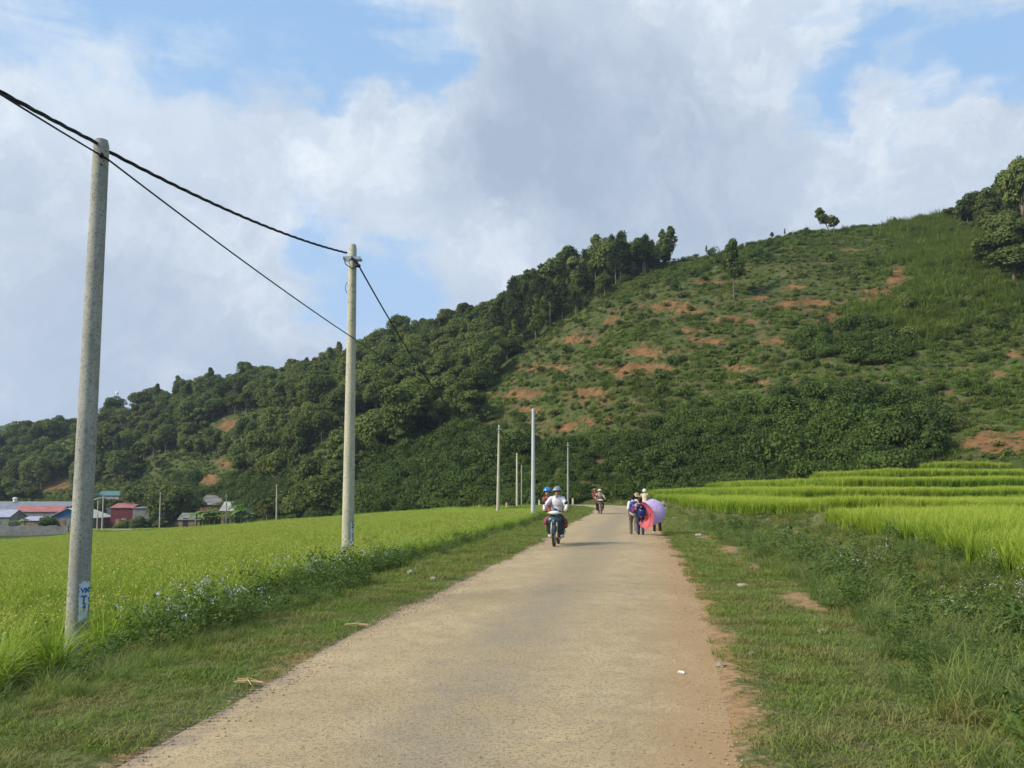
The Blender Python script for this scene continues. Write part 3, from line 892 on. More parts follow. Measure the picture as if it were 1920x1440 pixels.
def build_verge():
    g = np.random.default_rng(6)
    P_, I_, S_ = [], [], []
    for lo, hi, sp, sc_ in ((1.5, 14, .19, 1.0), (14, 34, .30, 1.45), (34, 100, .55, 2.4)):
        X, Y = jittered(-10, 26, lo, hi, sp, 500 + int(lo))
        Z, inf = height(X, Y, True)
        lim = np.where(inf['s'] < 0, 4.4, inf['inn'])
        nn = fbm(X * 1.1, Y * 1.1, 41)
        bareR = np.where(inf['s'] > 0, .12, .05)
        trk = np.exp(-((inf['e'] - 1.45) / .45) ** 2) * (inf['s'] > 0) * sstep(.53, .66, fbm(X * .9, Y * .55, 73, 4))
        ok = (inf['e'] > .02 + bareR * 2 * nn) & (inf['e'] < lim) & in_view(X, Y, Z) & (inf['t'] < 0.03)
        patchy = (nn > .44) | (g.random(len(X)) < .55) | (inf['s'] < 0)
        ok &= patchy & (trk < .25 + .6 * g.random(len(X)))
        X, Y, Z, e = X[ok], Y[ok], Z[ok], inf['e'][ok]
        P_.append(np.stack([X, Y, Z - .005], 1)); I_.append(np.where(g.random(len(X)) < .22 + .2 * (e > 1.6), 3 + g.integers(0, 2, len(X)), g.integers(0, 3, len(X))))
        s = sc_ * g.uniform(.7, 1.25, len(X)) * (.75 + .5 * nn[ok])
        S_.append(np.stack([s, s, np.minimum(s, 1.6)], 1))
    P_, I_, S_ = np.vstack(P_), np.concatenate(I_), np.vstack(S_)
    R_ = np.stack([0 * S_[:, 0], 0 * S_[:, 0], g.uniform(0, 6.283, len(P_))], 1)
    scatter("verge_grass", P_, GRASS_S, I_, R_, S_, "short green grass on the verges along the road")
    print("verge", len(P_))
    # taller weeds between verge and rice
    P_, I_, S_ = [], [], []
    protos = WEED + WEEDF + GRASS_L
    for lo, hi, sp in ((2, 20, .23), (20, 45, .40), (45, 96, .7)):
        X, Y = jittered(-12, 26, lo, hi, sp, 600 + int(lo))
        Z, inf = height(X, Y, True)
        e, s = inf['e'], inf['s']
        c1 = fbm(X * .35, Y * .35, 42)
        okL = (s < 0) & (e > np.where(Y < 15, .75 + 1.1 * c1, 1.1 + 1.6 * c1)) & (e < 5.0)
        w0 = np.where(Y < 34, 1.3, .9) + .9 * c1
        w0 = np.where(Y < 7, .8 + .8 * c1, w0)
        okR = (s > 0) & (e > w0) & (e < inf['inn'] + .3)
        ok = (okL | okR) & in_view(X, Y, Z) & (inf['t'] < 0.02) & (g.random(len(X)) < .95) & ~cleared(X, Y)
        X, Y, Z, e, s, inn = X[ok], Y[ok], Z[ok], e[ok], s[ok], inf['inn'][ok]
        n = len(X)
        k = g.integers(0, 4, n)
        fl = fbm(X * .5, Y * .5, 43)
        fside = np.where(s > 0, (e > inn * .62) & (Y > 9), (e > 3.0))
        k = np.where((g.random(n) < np.where(s < 0, .5, .16)) & fside & (fl > np.where(s < 0, .42, .50)), 4 + g.integers(0, 3, n), k)
        k = np.where((k < 4) & (g.random(n) < np.where(s > 0, .80, np.where(Y < 10, .85, .5))), 7 + g.integers(0, 4, n), k)
        P_.append(np.stack([X, Y, Z - .02], 1)); I_.append(k)
        sc_ = g.uniform(.6, 1.1, n) * (.7 + .6 * c1[ok]) * (1 + (sp > .4) * .35)
        sc_ *= np.where(s > 0, np.interp(e, [.8, 1.6, 3.2], [.35, .75, 1.15]) * np.interp(e / inn, [.6, .95], [1, .62]), np.interp(e, [.8, 2.2, 3.2], [.42, .8, .95]))
        sc_ *= np.where(np.hypot(X - POLE1[0] - .2, Y - POLE1[1] + .6) < 1.3, .55, 1.0)
        S_.append(sc3(sc_, g, n))
    P_, I_, S_ = np.vstack(P_), np.concatenate(I_), np.vstack(S_)
    R_ = np.stack([g.normal(0, .1, len(P_)), g.normal(0, .1, len(P_)), g.uniform(0, 6.283, len(P_))], 1)
    scatter("roadside_weeds", P_, protos, I_, R_, S_, "dark leafy weeds with tiny lilac flowers between verge and rice")
    print("weeds", len(P_))


# forest ground (the feet of the trees) and the lush lower scrub, as outlines over the real slope
FOREST = [(-900, 700), (-900, 925), (60, 925), (250, 905), (380, 862), (480, 915), (600, 940), (660, 915), (700, 885), (790, 850), (850, 815), (900, 740), (955, 680), (1030, 622), (1110, 575), (1180, 530), (1262, 492), (1275, 470), (1000, 430), (300, 560)]
FOREST_R = [(1800, 430), (1790, 350), (1900, 240), (2400, 150), (2400, 560), (1950, 520), (1880, 490), (1850, 440)]
LUSH = [(350, 1000), (330, 900), (480, 900), (640, 900), (760, 830), (900, 800), (940, 850), (1090, 830), (1250, 800), (1330, 780), (1430, 745), (1560, 730), (1680, 745), (1790, 790), (1770, 840), (1730, 900), (1400, 960), (1000, 1000)]
LUSH2 = [(1480, 640), (1560, 610), (1640, 610), (1700, 630), (1740, 670), (1640, 690), (1500, 680)]


def hill_points(sp, seed, rmax=330):
    X, Y = jittered(-260, 170, 60, 330, sp, seed)
    Z, inf = height(X, Y, True)
    ok = (inf['t'] > 0.0) & (inf['t'] < 1.06) & (np.abs(inf['phi']) < math.radians(42))
    X, Y, Z = X[ok], Y[ok], Z[ok]
    px, py = proj(X, Y, Z)
    return X, Y, Z, px, py, inf['t'][ok], inf['phi'][ok]


def build_hill_cover():
    g = np.random.default_rng(8)
    X, Y, Z, px, py, t_, ph = hill_points(.95, 700)
    br = pxmask(px, py, BARE); fo = poly_in(px, py, FOREST) | poly_in(px, py, FOREST_R)
    lu = poly_in(px, py, LUSH) | poly_in(px, py, LUSH2)
    ol = pxmask(px, py, YELLOWISH)
    op = poly_in(px, py, OPENS)
    n = len(X)
    nz_ = fbm(X * .12, Y * .12, 61)
    keep = (br < .22 + .75 * g.random(n)) & (~fo | (g.random(n) < .12)) & (~lu | (g.random(n) < .25))
    keep &= ~op | ((nz_ > .44) & (g.random(n) < .95)) | (g.random(n) < .40)
    keep &= (px > -450) & (px < 2300)
    tall = (ol * (.45 + 1.1 * nz_) > .30 + .5 * g.random(n)) & ~fo
    k = np.where(tall, 5 + g.integers(0, 3, n), g.integers(0, 5, n))
    X, Y, Z, k, nz_ = X[keep], Y[keep], Z[keep], k[keep], nz_[keep]
    s = g.uniform(.8, 1.5, len(X)) * (.7 + .7 * nz_)
    R_ = np.stack([g.normal(0, .12, len(X)), g.normal(0, .12, len(X)), g.uniform(0, 6.283, len(X))], 1)
    scatter("hillside_grass", np.stack([X, Y, Z - .05], 1), HTUFT + HTALL, k, R_, sc3(s, g, len(X)), "patchy grass and herbs over the open hillside")
    print("hill grass", len(X))
    X, Y, Z, px, py, t_, ph = hill_points(1.5, 710)
    fo = poly_in(px, py, FOREST) | poly_in(px, py, FOREST_R); lu = poly_in(px, py, LUSH) | poly_in(px, py, LUSH2)
    br = pxmask(px, py, BARE)
    n = len(X)
    nz_ = fbm(X * .07, Y * .07, 62)
    op = poly_in(px, py, OPENS)
    rest = ~fo & ~lu & ~op
    keep = (lu | (fo & (g.random(n) < .60)) | (rest & (nz_ > .5) & (g.random(n) < .45)) | (op & (g.random(n) < .10 + .25 * (nz_ > .56)))) & (br < .35) & (px > -450) & (px < 2300)
    X, Y, Z, nz_, lu = X[keep], Y[keep], Z[keep], nz_[keep], lu[keep]
    n = len(X)
    s = g.uniform(.55, 1.2, n) * (.65 + .8 * nz_) * np.where(lu, 1.32, .62) * np.where(g.random(n) < .08, 1.4, 1)
    R_ = np.stack([g.normal(0, .15, n), g.normal(0, .15, n), g.uniform(0, 6.283, n)], 1)
    scatter("hillside_undergrowth", np.stack([X, Y, Z - .1], 1), SCRUB, g.integers(0, len(SCRUB), n), R_, sc3(s, g, n, (.8, 1.5)), "dense dark green creepers and scrub over the lower slope")
    print("scrub", n)


build_rice()
build_verge()
build_hill_cover()

# ------------------------------------------------------------------ trees
def tree_proto(kind, seed):
    """crown and trunk meshes, tree standing at the origin"""
    g = np.random.default_rng(seed)
    if kind == 'broadleaf':
        h = g.uniform(2.8, 3.8)
        cp = crown_parts(seed, 3.1 + .35 * (seed % 3), 2.6 + .5 * (seed % 4) * .6, 26 + 4 * (seed % 3), 230, .27, clump=.30 + .05 * (seed % 3), low=-.75)
        cp = [(v + np.array([0, 0, h + .8]), f, a, b_) for v, f, a, b_ in cp]
        tp = [limb((0, 0, -1), (0, 0, h), .24, .13, 8, .02, seed)]
        for k in range(6):
            a = k * 1.05 + g.uniform(-.3, .3)
            tp.append(limb((0, 0, h * g.uniform(.55, 1)), (1.9 * math.cos(a), 1.9 * math.sin(a), h + g.uniform(.3, 2.4)), .09, .03, 5, .08, seed + k))
        return plant_mesh("crown", cp, [M_CROWN if seed % 3 else (M_CROWN2 if seed % 2 else M_CROWN3)]), plant_mesh("trunk", tp, [M_BARK])
    if kind == 'tall':
        h = g.uniform(6.5, 8)
        cp = []
        for k in range(13):
            u = k / 12
            z = h * .55 + u * 5.6
            a = g.uniform(0, 6.283); rr_ = 1.5 * (1 - .55 * u) * g.uniform(.3, 1)
            br = 1.25 * (1 - .45 * u) * g.uniform(.8, 1.2)
            n = 150
            dd = g.normal(0, 1, (n, 3)); dd /= np.linalg.norm(dd, axis=1)[:, None]
            cen = np.array([rr_ * math.cos(a), rr_ * math.sin(a), z]) + dd * br * g.uniform(.6, 1.1, n)[:, None] * np.array([1, 1, .9])
            cp.append(leaves(cen, dd + np.array([0, 0, .5]), .34, seed * 13 + k, 1.8, np.clip(.45 + .25 * g.normal(0, 1, n), 0, 1), .5))
        tp = [limb((0, 0, -1), (0, 0, h + 3), .17, .05, 8, .012, seed)]
        for k in range(7):
            a = g.uniform(0, 6.283); z = h * .5 + k * .7
            tp.append(limb((0, 0, z), (1.3 * math.cos(a), 1.3 * math.sin(a), z + .9), .05, .02, 5, .05, seed + k))
        return plant_mesh("crown", cp, [M_CROWN]), plant_mesh("trunk", tp, [M_BARK])
    if kind == 'pine':
        h = 9.5
        cp, tp = [], [limb((0, 0, -1), (0, 0, h + .8), .18, .04, 8, .01, seed)]
        for k in range(26):
            u = k / 25
            z = h * .42 + u * h * .62
            a = k * 2.4 + g.uniform(-.4, .4); L = 2.3 * (1 - u) ** .7 * g.uniform(.6, 1.1) + .35
            e = np.array([L * math.cos(a), L * math.sin(a), z + L * .35])
            tp.append(limb((0, 0, z), e, .04, .015, 4, .04, seed + k))
            n = 75
            c = np.array([0, 0, z]) + (e - np.array([0, 0, z])) * g.uniform(.4, 1.1, n)[:, None] + g.normal(0, .26 + .1 * (1 - u), (n, 3))
            cp.append(leaves(c, np.tile([0, 0, 1.0], (n, 1)), .22, seed * 17 + k, 3.2, np.clip(.4 + .25 * g.normal(0, 1, n), 0, 1), .9))
        return plant_mesh("crown", cp, [M_PINE]), plant_mesh("trunk", tp, [M_PBARK])
    if kind == 'banana':
        cp = []
        for k in range(11):
            a = k * 2.4 + g.uniform(-.3, .3); el = g.uniform(.35, 1.2)
            L = g.uniform(1.5, 2.3)
            V, Fs = [], []
            for q in range(7):
                u = q / 6
                c = np.array([math.cos(a) * L * u * math.cos(el), math.sin(a) * L * u * math.cos(el), 2.2 + L * u * math.sin(el) - .75 * u * u * L * (.5 + .5 * math.cos(el))])
                w = .30 * math.sin(math.pi * min(1, .1 + .88 * u)) + .02
                sd = np.array([-math.sin(a), math.cos(a), 0])
                V += [c - sd * w - np.array([0, 0, w * .3]), c, c + sd * w - np.array([0, 0, w * .3])]
            for q in range(6):
                b_ = q * 3
                Fs += [[b_, b_ + 1, b_ + 4, b_ + 3], [b_ + 1, b_ + 2, b_ + 5, b_ + 4]]
            tn = np.full(len(V), g.random())
            cp.append((np.array(V), np.array(Fs), tn, np.zeros(len(V))))
        return plant_mesh("crown", cp, [M_BANANA]), plant_mesh("trunk", [limb((0, 0, -.3), (0, 0, 2.35), .15, .09, 8, .02, seed)], [M_STEM])


TREES = {'broadleaf': [tree_proto('broadleaf', 801 + k) for k in range(7)], 'tall': [tree_proto('tall', 821 + k) for k in range(3)],
         'pine': [tree_proto('pine', 841 + k) for k in range(3)], 'banana': [tree_proto('banana', 861 + k) for k in range(3)]}
TNAME = {'broadleaf': 'broadleaf_tree', 'tall': 'slender_tree', 'pine': 'pine_tree', 'banana': 'banana_plant'}


def put_tree(kind, x, y, z, s, rz, label, group=None, v=0, sz=None, tilt=0.0, cat='tree'):
    c, tr = TREES[kind][v % len(TREES[kind])]
    r = empty(TNAME[kind], (x, y, z), rz, label=label, cat=cat, group=group)
    r.scale = (s, s, sz or s)
    r.rotation_euler[1] = tilt
    for src in (tr, c):
        o = src.copy(); COL.objects.link(o); o.parent = r
    return r


def build_forest():
    g = np.random.default_rng(9)
    X, Y, Z, px, py, t_, ph = hill_points(3.9, 720)
    fo = poly_in(px, py, FOREST); fr = poly_in(px, py, FOREST_R)
    br = pxmask(px, py, BARE)
    gap = fbm(X * .03, Y * .03, 66)
    keep = (fo | fr) & (br < .4) & (px > -420) & (px < 2250) & ((gap > .33) | (py < 780))
    # keep trees clear of the openings among the left slope
    for cx, cy, a, b_ in ((130, 850, 45, 26), (245, 830, 26, 22), (440, 815, 60, 24), (600, 800, 30, 20), (330, 880, 60, 26), (210, 870, 40, 20)):
        keep &= ~((((px - cx) / a) ** 2 + ((py - cy) / b_) ** 2 < 1) & (g.random(len(px)) < .8))
    keep &= (g.random(len(px)) < .86)
    X, Y, Z, px, py, t_, ph, fr = [q[keep] for q in (X, Y, Z, px, py, t_, ph, fr)]
    n = len(X)
    n = len(X)
    s = g.uniform(.62, 1.2, n) * np.interp(px, [0, 300, 700, 900, 1260, 1800, 1900, 2000], [1.05, 1.0, 1.15, .95, .85, .62, .75, .9])
    s = np.where(t_ > .90, s * g.uniform(.68, 1.25, n), s)
    # which stand as single trees: the ones that show largest (on the skyline, the edge, near)
    size = s / np.hypot(X, Y)
    score = size * 100 + np.where(t_ > .86, .9, 0) + g.random(n) * .35
    order = np.argsort(-score)
    indiv = np.zeros(n, bool); indiv[order[:290]] = True
    pinezone = (px > 925) & (px < 1265) & (t_ > .35)
    pts, ki, sc_, rots = [], [], [], []
    protos = [q[0] for q in TREES['broadleaf']] + [q[1] for q in TREES['broadleaf'][:1]]
    cnt = 0
    for i in range(n):
        rz = g.uniform(0, 6.28); v = int(g.integers(0, 7))
        if pinezone[i] and g.random() < .75:
            kind = 'pine' if g.random() < .5 else 'tall'
        elif not fr[i] and g.random() < .10 and px[i] > 150:
            kind = 'tall'
        else:
            kind = 'broadleaf'
        if indiv[i] or kind != 'broadleaf':
            cnt += 1
            if kind == 'pine':
                lab = "dark narrow pine with bare lower trunk on the wooded crest beside the open slope"; grp = "pines on the wooded crest"
                ss = s[i] * .98
            elif kind == 'tall':
                lab = "slender tree with a thin upright crown and pale trunk among the forest"; grp = "slender trees in the forest"; ss = s[i] * .8
            else:
                where = "on the skyline" if t_[i] > .86 else ("at the forest's lower edge" if py[i] > 800 else "in the middle of the wooded slope")
                if fr[i]: lab = "big dark round tree crowding the top of the hill's upper right"; grp = "trees at the upper right of the hill"
                else:
                    col = "behind the village roofs" if px[i] < 420 else ("left of the beige pole" if px[i] < 640 else ("right of the beige pole" if px[i] < 900 else "beside the open slope"))
                    lab = f"dark green round-crowned tree {where}, {col}"; grp = f"forest trees {where}, {col}"
                ss = s[i]
            put_tree(kind, X[i], Y[i], Z[i] - .2, ss, rz, lab, grp, v, ss * g.uniform(.85, 1.2), tilt=g.normal(0, .03))
        else:
            pts.append((X[i], Y[i], Z[i] - .2)); ki.append(v); sc_.append((s[i], s[i], s[i] * g.uniform(.9, 1.2))); rots.append((0, 0, rz))
            pts.append((X[i], Y[i], Z[i] - .2)); ki.append(7); sc_.append((s[i],) * 3); rots.append((0, 0, rz))
    scatter("forest", np.array(pts), protos, np.array(ki), np.array(rots), np.array(sc_), "mass of dark forest filling the slope behind the nearer trees")
    print("trees", cnt, "mass", len(pts) // 2)


build_forest()

# ------------------------------------------------------------------ solid shapes
class MB:
    """collects tubes, ellipsoids, boxes and tori into one mesh"""
    def __init__(s):
        s.v, s.f, s.m, s.cur = [], [], [], 0

    def add(s, V, Fc, M=None):
        o = len(s.v)
        for p in V:
            p = Vector(p)
            if M is not None: p = M @ p
            s.v.append(p)
        for f in Fc:
            s.f.append([i + o for i in f]); s.m.append(s.cur)
        return s

    def tube(s, pts, rad, n=10, cap=True, flat=1.0):
        pts = [Vector(p) for p in pts]
        if not hasattr(rad, '__len__'): rad = [rad] * len(pts)
        V, Fc = [], []
        prev = None
        for k, p in enumerate(pts):
            d = (pts[min(k + 1, len(pts) - 1)] - pts[max(k - 1, 0)]).normalized()
            u = prev - d * prev.dot(d) if prev is not None else d.cross(Vector((0, 0, 1)) if abs(d.z) < .9 else Vector((0, 1, 0)))
            if u.length < 1e-6: u = d.orthogonal()
            u.normalize(); prev = u; w = d.cross(u)
            for j in range(n):
                a = 2 * math.pi * j / n
                V.append(p + (u * math.cos(a) + w * math.sin(a) * flat) * rad[k])
        for k in range(len(pts) - 1):
            for j in range(n):
                Fc.append([k * n + j, k * n + (j + 1) % n, (k + 1) * n + (j + 1) % n, (k + 1) * n + j])
        if cap:
            Fc.append(list(range(n))[::-1]); Fc.append([(len(pts) - 1) * n + j for j in range(n)])
        return s.add(V, Fc)

    def cap(s, a, b, ra, rb, n=12):
        """capsule (for remeshed bodies)"""
        a, b = Vector(a), Vector(b)
        s.tube([a, b], [ra, rb], n); s.ell(a, (ra,) * 3, n=n); s.ell(b, (rb,) * 3, n=n)
        return s

    def ell(s, c, r, rot=None, n=14, m=9):
        V = [(0, 0, -1)]
        for i in range(1, m):
            t_ = -math.pi / 2 + math.pi * i / m
            for j in range(n):
                a = 2 * math.pi * j / n
                V.append((math.cos(t_) * math.cos(a), math.cos(t_) * math.sin(a), math.sin(t_)))
        V.append((0, 0, 1))
        Fc = [[0, 1 + (j + 1) % n, 1 + j] for j in range(n)]
        for i in range(m - 2):
            for j in range(n):
                a = 1 + i * n
                Fc.append([a + j, a + (j + 1) % n, a + n + (j + 1) % n, a + n + j])
        b = 1 + (m - 2) * n
        Fc += [[b + j, b + (j + 1) % n, len(V) - 1] for j in range(n)]
        R = rot.to_4x4() if rot is not None else Matrix.Identity(4)
        return s.add([(x * r[0], y * r[1], z * r[2]) for x, y, z in V], Fc, Matrix.Translation(Vector(c)) @ R)

    def box(s, c, sz, rot=None, taper=1.0):
        x, y, z = sz[0] / 2, sz[1] / 2, sz[2] / 2
        V = [(-x, -y, -z), (x, -y, -z), (x, y, -z), (-x, y, -z), (-x * taper, -y * taper, z), (x * taper, -y * taper, z), (x * taper, y * taper, z), (-x * taper, y * taper, z)]
        Fc = [[0, 3, 2, 1], [4, 5, 6, 7], [0, 1, 5, 4], [1, 2, 6, 5], [2, 3, 7, 6], [3, 0, 4, 7]]
        R = rot.to_4x4() if rot is not None else Matrix.Identity(4)
        return s.add(V, Fc, Matrix.Translation(Vector(c)) @ R)

    def torus(s, c, R, r, n=36, m=10, sq=1.0):
        """axis along X"""
        V, Fc = [], []
        for i in range(n):
            a = 2 * math.pi * i / n
            for j in range(m):
                b = 2 * math.pi * j / m
                q = R + r * math.cos(b)
                V.append((r * sq * math.sin(b), q * math.cos(a), q * math.sin(a)))
        for i in range(n):
            for j in range(m):
                Fc.append([i * m + j, ((i + 1) % n) * m + j, ((i + 1) % n) * m + (j + 1) % m, i * m + (j + 1) % m])
        return s.add(V, Fc, Matrix.Translation(Vector(c)))

    def quad(s, *p):
        return s.add(p, [list(range(len(p)))])

    def build(s, name, mat, parent=None, smooth=True, remesh=None, bevel=0.0, sm=2):
        me = bpy.data.meshes.new(name)
        me.from_pydata([tuple(p) for p in s.v], [], s.f)
        mats = mat if isinstance(mat, (list, tuple)) else [mat]
        for m_ in mats: me.materials.append(m_)
        if len(mats) > 1: me.polygons.foreach_set("material_index", s.m)
        o = bpy.data.objects.new(name, me)
        COL.objects.link(o)
        if remesh or bevel:
            if remesh:
                md = o.modifiers.new("r", 'REMESH'); md.mode = 'VOXEL'; md.voxel_size = remesh; md.use_smooth_shade = True
                md = o.modifiers.new("s", 'SMOOTH'); md.factor = .5; md.iterations = sm
            if bevel:
                md = o.modifiers.new("b", 'BEVEL'); md.width = bevel; md.segments = 2; md.limit_method = 'ANGLE'
            dg = bpy.context.evaluated_depsgraph_get()
            nm = bpy.data.meshes.new_from_object(o.evaluated_get(dg))
            o.modifiers.clear(); old = o.data; o.data = nm; bpy.data.meshes.remove(old); nm.name = name
            if not nm.materials: nm.materials.append(mats[0])
        if smooth: o.data.polygons.foreach_set("use_smooth", [True] * len(o.data.polygons))
        if smooth and not remesh:
            try: o.data.set_sharp_from_angle(angle=math.radians(40))
            except Exception: pass
        if parent: o.parent = parent
        return o


def ground_z(x, y):
    return float(height(np.array([x]), np.array([y]))[0])


def copy_tree(o, parent=None):
    c = o.copy(); COL.objects.link(c); c.parent = parent
    for ch in o.children: copy_tree(ch, c)
    return c


# ------------------------------------------------------------------ poles and cables
def mat_concrete(name, c0, c1, spots):
    m, t, out = new_mat(name)
    tcn = t.node('ShaderNodeTexCoord'); pos = tcn.outputs['Object']
    mp = t.node('ShaderNodeMapping'); mp.inputs['Scale'].default_value = (1, 1, .25); t.l.new(pos, mp.inputs[0])
    a = t.noise(mp.outputs[0], 4, 6, .65); b_ = t.noise(pos, 38, 4, .7); c_ = t.noise(pos, 16, 5, .7)
    c = t.mix(t.ramp(a, .3, .7), c0, c1)
    c = t.mix(t.ramp(b_, .55, .63, 0, .85), c, spots)
    c = t.mix(t.ramp(c_, .50, .66, 0, .65), c, tuple(v * .7 for v in c0))
    p = t.node('ShaderNodeBsdfPrincipled'); t.l.new(c, p.inputs['Base Color']); p.inputs['Roughness'].default_value = .9; p.inputs['Specular IOR Level'].default_value = .2
    b = t.node('ShaderNodeBump'); b.inputs['Strength'].default_value = .4; b.inputs['Distance'].default_value = .004
    t.l.new(b_, b.inputs['Height']); t.l.new(b.outputs[0], p.inputs['Normal']); t.l.new(p.outputs[0], out.inputs[0])
    return m


M_CONC = mat_concrete("grey_concrete", (0.27, 0.262, 0.22), (0.42, 0.405, 0.345), (0.11, 0.105, 0.09))
M_CONC2 = mat_concrete("beige_concrete", (0.40, 0.37, 0.26), (0.56, 0.52, 0.38), (0.22, 0.20, 0.14))
M_STEEL = mat_plain("galvanised_steel", (0.42, 0.43, 0.44), .45, .15, metal=.6)
M_CABLE = mat_plain("black_cable", (0.012, 0.012, 0.016), .6, .1)
M_WHITEP = mat_plain("white_paint", (0.62, 0.67, 0.70), .7, .12, 14, dirt=(0.45, 0.46, 0.44))
M_BLUEP = mat_plain("blue_paint", (0.03, 0.13, 0.38), .7, .25, 20)
M_BLACKP = mat_plain("black_paint", (0.02, 0.022, 0.03), .7, .2)


def pole(label, base, top, r0, r1, mat, bracket=True, group="concrete poles carrying the power line", ns=20, holes=False):
    b, tp = Vector(base), Vector(top)
    root = empty("utility_pole", b, 0, label=label, cat="utility pole", group=group)
    L = tp - b
    mb = MB()
    n = 14
    pts = [L * (k / n) for k in range(n + 1)]
    pts[0] = L * -.08
    rad = [r0 + (r1 - r0) * k / n for k in range(n + 1)]
    pts.append(L * (1 + .012 / 1)); rad.append(r1 * .8)
    mb.tube(pts, rad, ns)
    o = mb.build("shaft", mat, root)
    d = L.normalized()
    if bracket:
        q = MB()
        c = L - d * .28
        q.box(c + Vector((0, -r1 - .012, 0)), (.46, .02, .075)); q.box(c + Vector((0, r1 + .012, 0)), (.46, .02, .075))
        q.tube([c + Vector((-.2, -r1 - .03, 0)), c + Vector((-.2, r1 + .03, 0))], .012, 8); q.tube([c + Vector((.2, -r1 - .03, 0)), c + Vector((.2, r1 + .03, 0))], .012, 8)
        q.build("bracket", M_STEEL, root, smooth=False)
        k_ = MB(); e = c + Vector((.17, -r1 - .04, -.22))
        k_.tube([c + Vector((0, -r1 - .03, -.02)), c + Vector((.12, -r1 - .05, -.12)), e], [.035, .04, .05], 8); k_.ell(e, (.075, .06, .05))
        k_.tube([c + Vector((-.21, -r1 - .02, 0)), c + Vector((-.15, -r1 - .05, -.18)), c + Vector((.02, -r1 - .05, -.3)), e], .012, 6)
        k_.build("cable_clamp", M_CABLE, root)
    return root


def paint_patch(root, base, top, r0, r1, ac, half, z0, z1, mat, seed):
    """rough painted patch lying 2 mm proud on a pole"""
    g = np.random.default_rng(seed)
    L = Vector(top) - Vector(base)
    na, nz_ = 14, 26
    V, Fc = [], []
    l_edge = [half * (.8 + .25 * g.random()) for _ in range(nz_ + 1)]
    for i in range(nz_ + 1):
        z = z0 + (z1 - z0) * i / nz_
        u = z / L.length
        for j in range(na + 1):
            q = j / na
            a = ac - l_edge[i] + (l_edge[i] + half) * q
            zz = z + (0.02 * g.standard_normal() if i in (0, nz_) else 0) + (.05 * (q - .5) if i == 0 else 0)
            r = r0 + (r1 - r0) * u + .003
            c = L * u
            V.append((c.x + r * math.cos(a), c.y + r * math.sin(a), zz))
    for i in range(nz_):
        for j in range(na):
            a = i * (na + 1) + j
            Fc.append([a, a + 1, a + na + 2, a + na + 1])
    mb = MB(); mb.add(V, Fc)
    return mb.build("painted_patch", mat, root)


def wrap_text(root, name, body, size, ac, zc, base, top, r0, r1, mat, thick=0.004, vert=1.0):
    cu = bpy.data.curves.new("t", 'FONT'); cu.body = body; cu.size = size; cu.align_x = 'CENTER'; cu.align_y = 'CENTER'; cu.space_line = .82; cu.offset = thick
    to = bpy.data.objects.new("t", cu); COL.objects.link(to)
    dg = bpy.context.evaluated_depsgraph_get()
    me = bpy.data.meshes.new_from_object(to.evaluated_get(dg))
    bpy.data.objects.remove(to)
    bm = bmesh.new(); bm.from_mesh(me)
    bmesh.ops.subdivide_edges(bm, edges=[e for e in bm.edges if e.calc_length() > .03], cuts=2)
    L = Vector(top) - Vector(base)
    for v in bm.verts:
        z = zc + v.co.y * vert; u = z / L.length; r = r0 + (r1 - r0) * u + .006
        a = ac + v.co.x / r; c = L * u
        v.co = Vector((c.x + r * math.cos(a), c.y + r * math.sin(a), z))
    bm.to_mesh(me); bm.free()
    me.materials.clear(); me.materials.append(mat)
    o = bpy.data.objects.new(name, me); COL.objects.link(o); o.parent = root
    return o


def on_pole(px, py, Y):
    return P(px, py, Y)


# pole 1: large, grey, at the left
p1t = P(190, 274, 10.5); p1b = Vector((P(141, 1240, 10.5).x, 10.5, ground_z(-5.75, 10.5) - .05))
pl1 = pole("tall grey speckled concrete pole at the left, with a white patch and blue letters", p1b, p1t, .135, .100, M_CONC, bracket=False, ns=28)
a1 = math.atan2(-p1b.y, -p1b.x)
zt, zb = P(153, 1092, 10.4).z - p1b.z, P(153, 1162, 10.4).z - p1b.z
paint_patch(pl1, p1b, p1t, .135, .100, a1 + .62, .60, zb, zt, M_WHITEP, 3)
wrap_text(pl1, "blue_lettering", "VMT", .085, a1 + .80, zt - .105, p1b, p1t, .135, .1, M_BLUEP, .004)
wrap_text(pl1, "blue_lettering", "T", .12, a1 + .50, zt - .215, p1b, p1t, .135, .1, M_BLUEP, .006)
wrap_text(pl1, "blue_lettering", "2\n8", .085, a1 + .56, zt - .32, p1b, p1t, .135, .1, M_BLUEP, .006)
wrap_text(pl1, "blue_lettering", "T\n1\n0", .10, a1 + 1.12, zt - .32, p1b, p1t, .135, .1, M_BLUEP, .003)
mb = MB(); c = p1t - p1b
mb.ell(c + Vector((.06, -.10, -.17)), (.035, .03, .035)); mb.tube([c + Vector((-.02, -.09, -.13)), c + Vector((.05, -.105, -.17)), c + Vector((.10, -.07, -.20))], .016, 8)
mb.build("cable_clamp", M_CABLE, pl1)
mb = MB(); mb.tube([c + Vector((.07, -.085, -.30)), c + Vector((.072, -.11, -.30))], .012, 8); mb.build("bolt_hole", M_BLACKP, pl1)
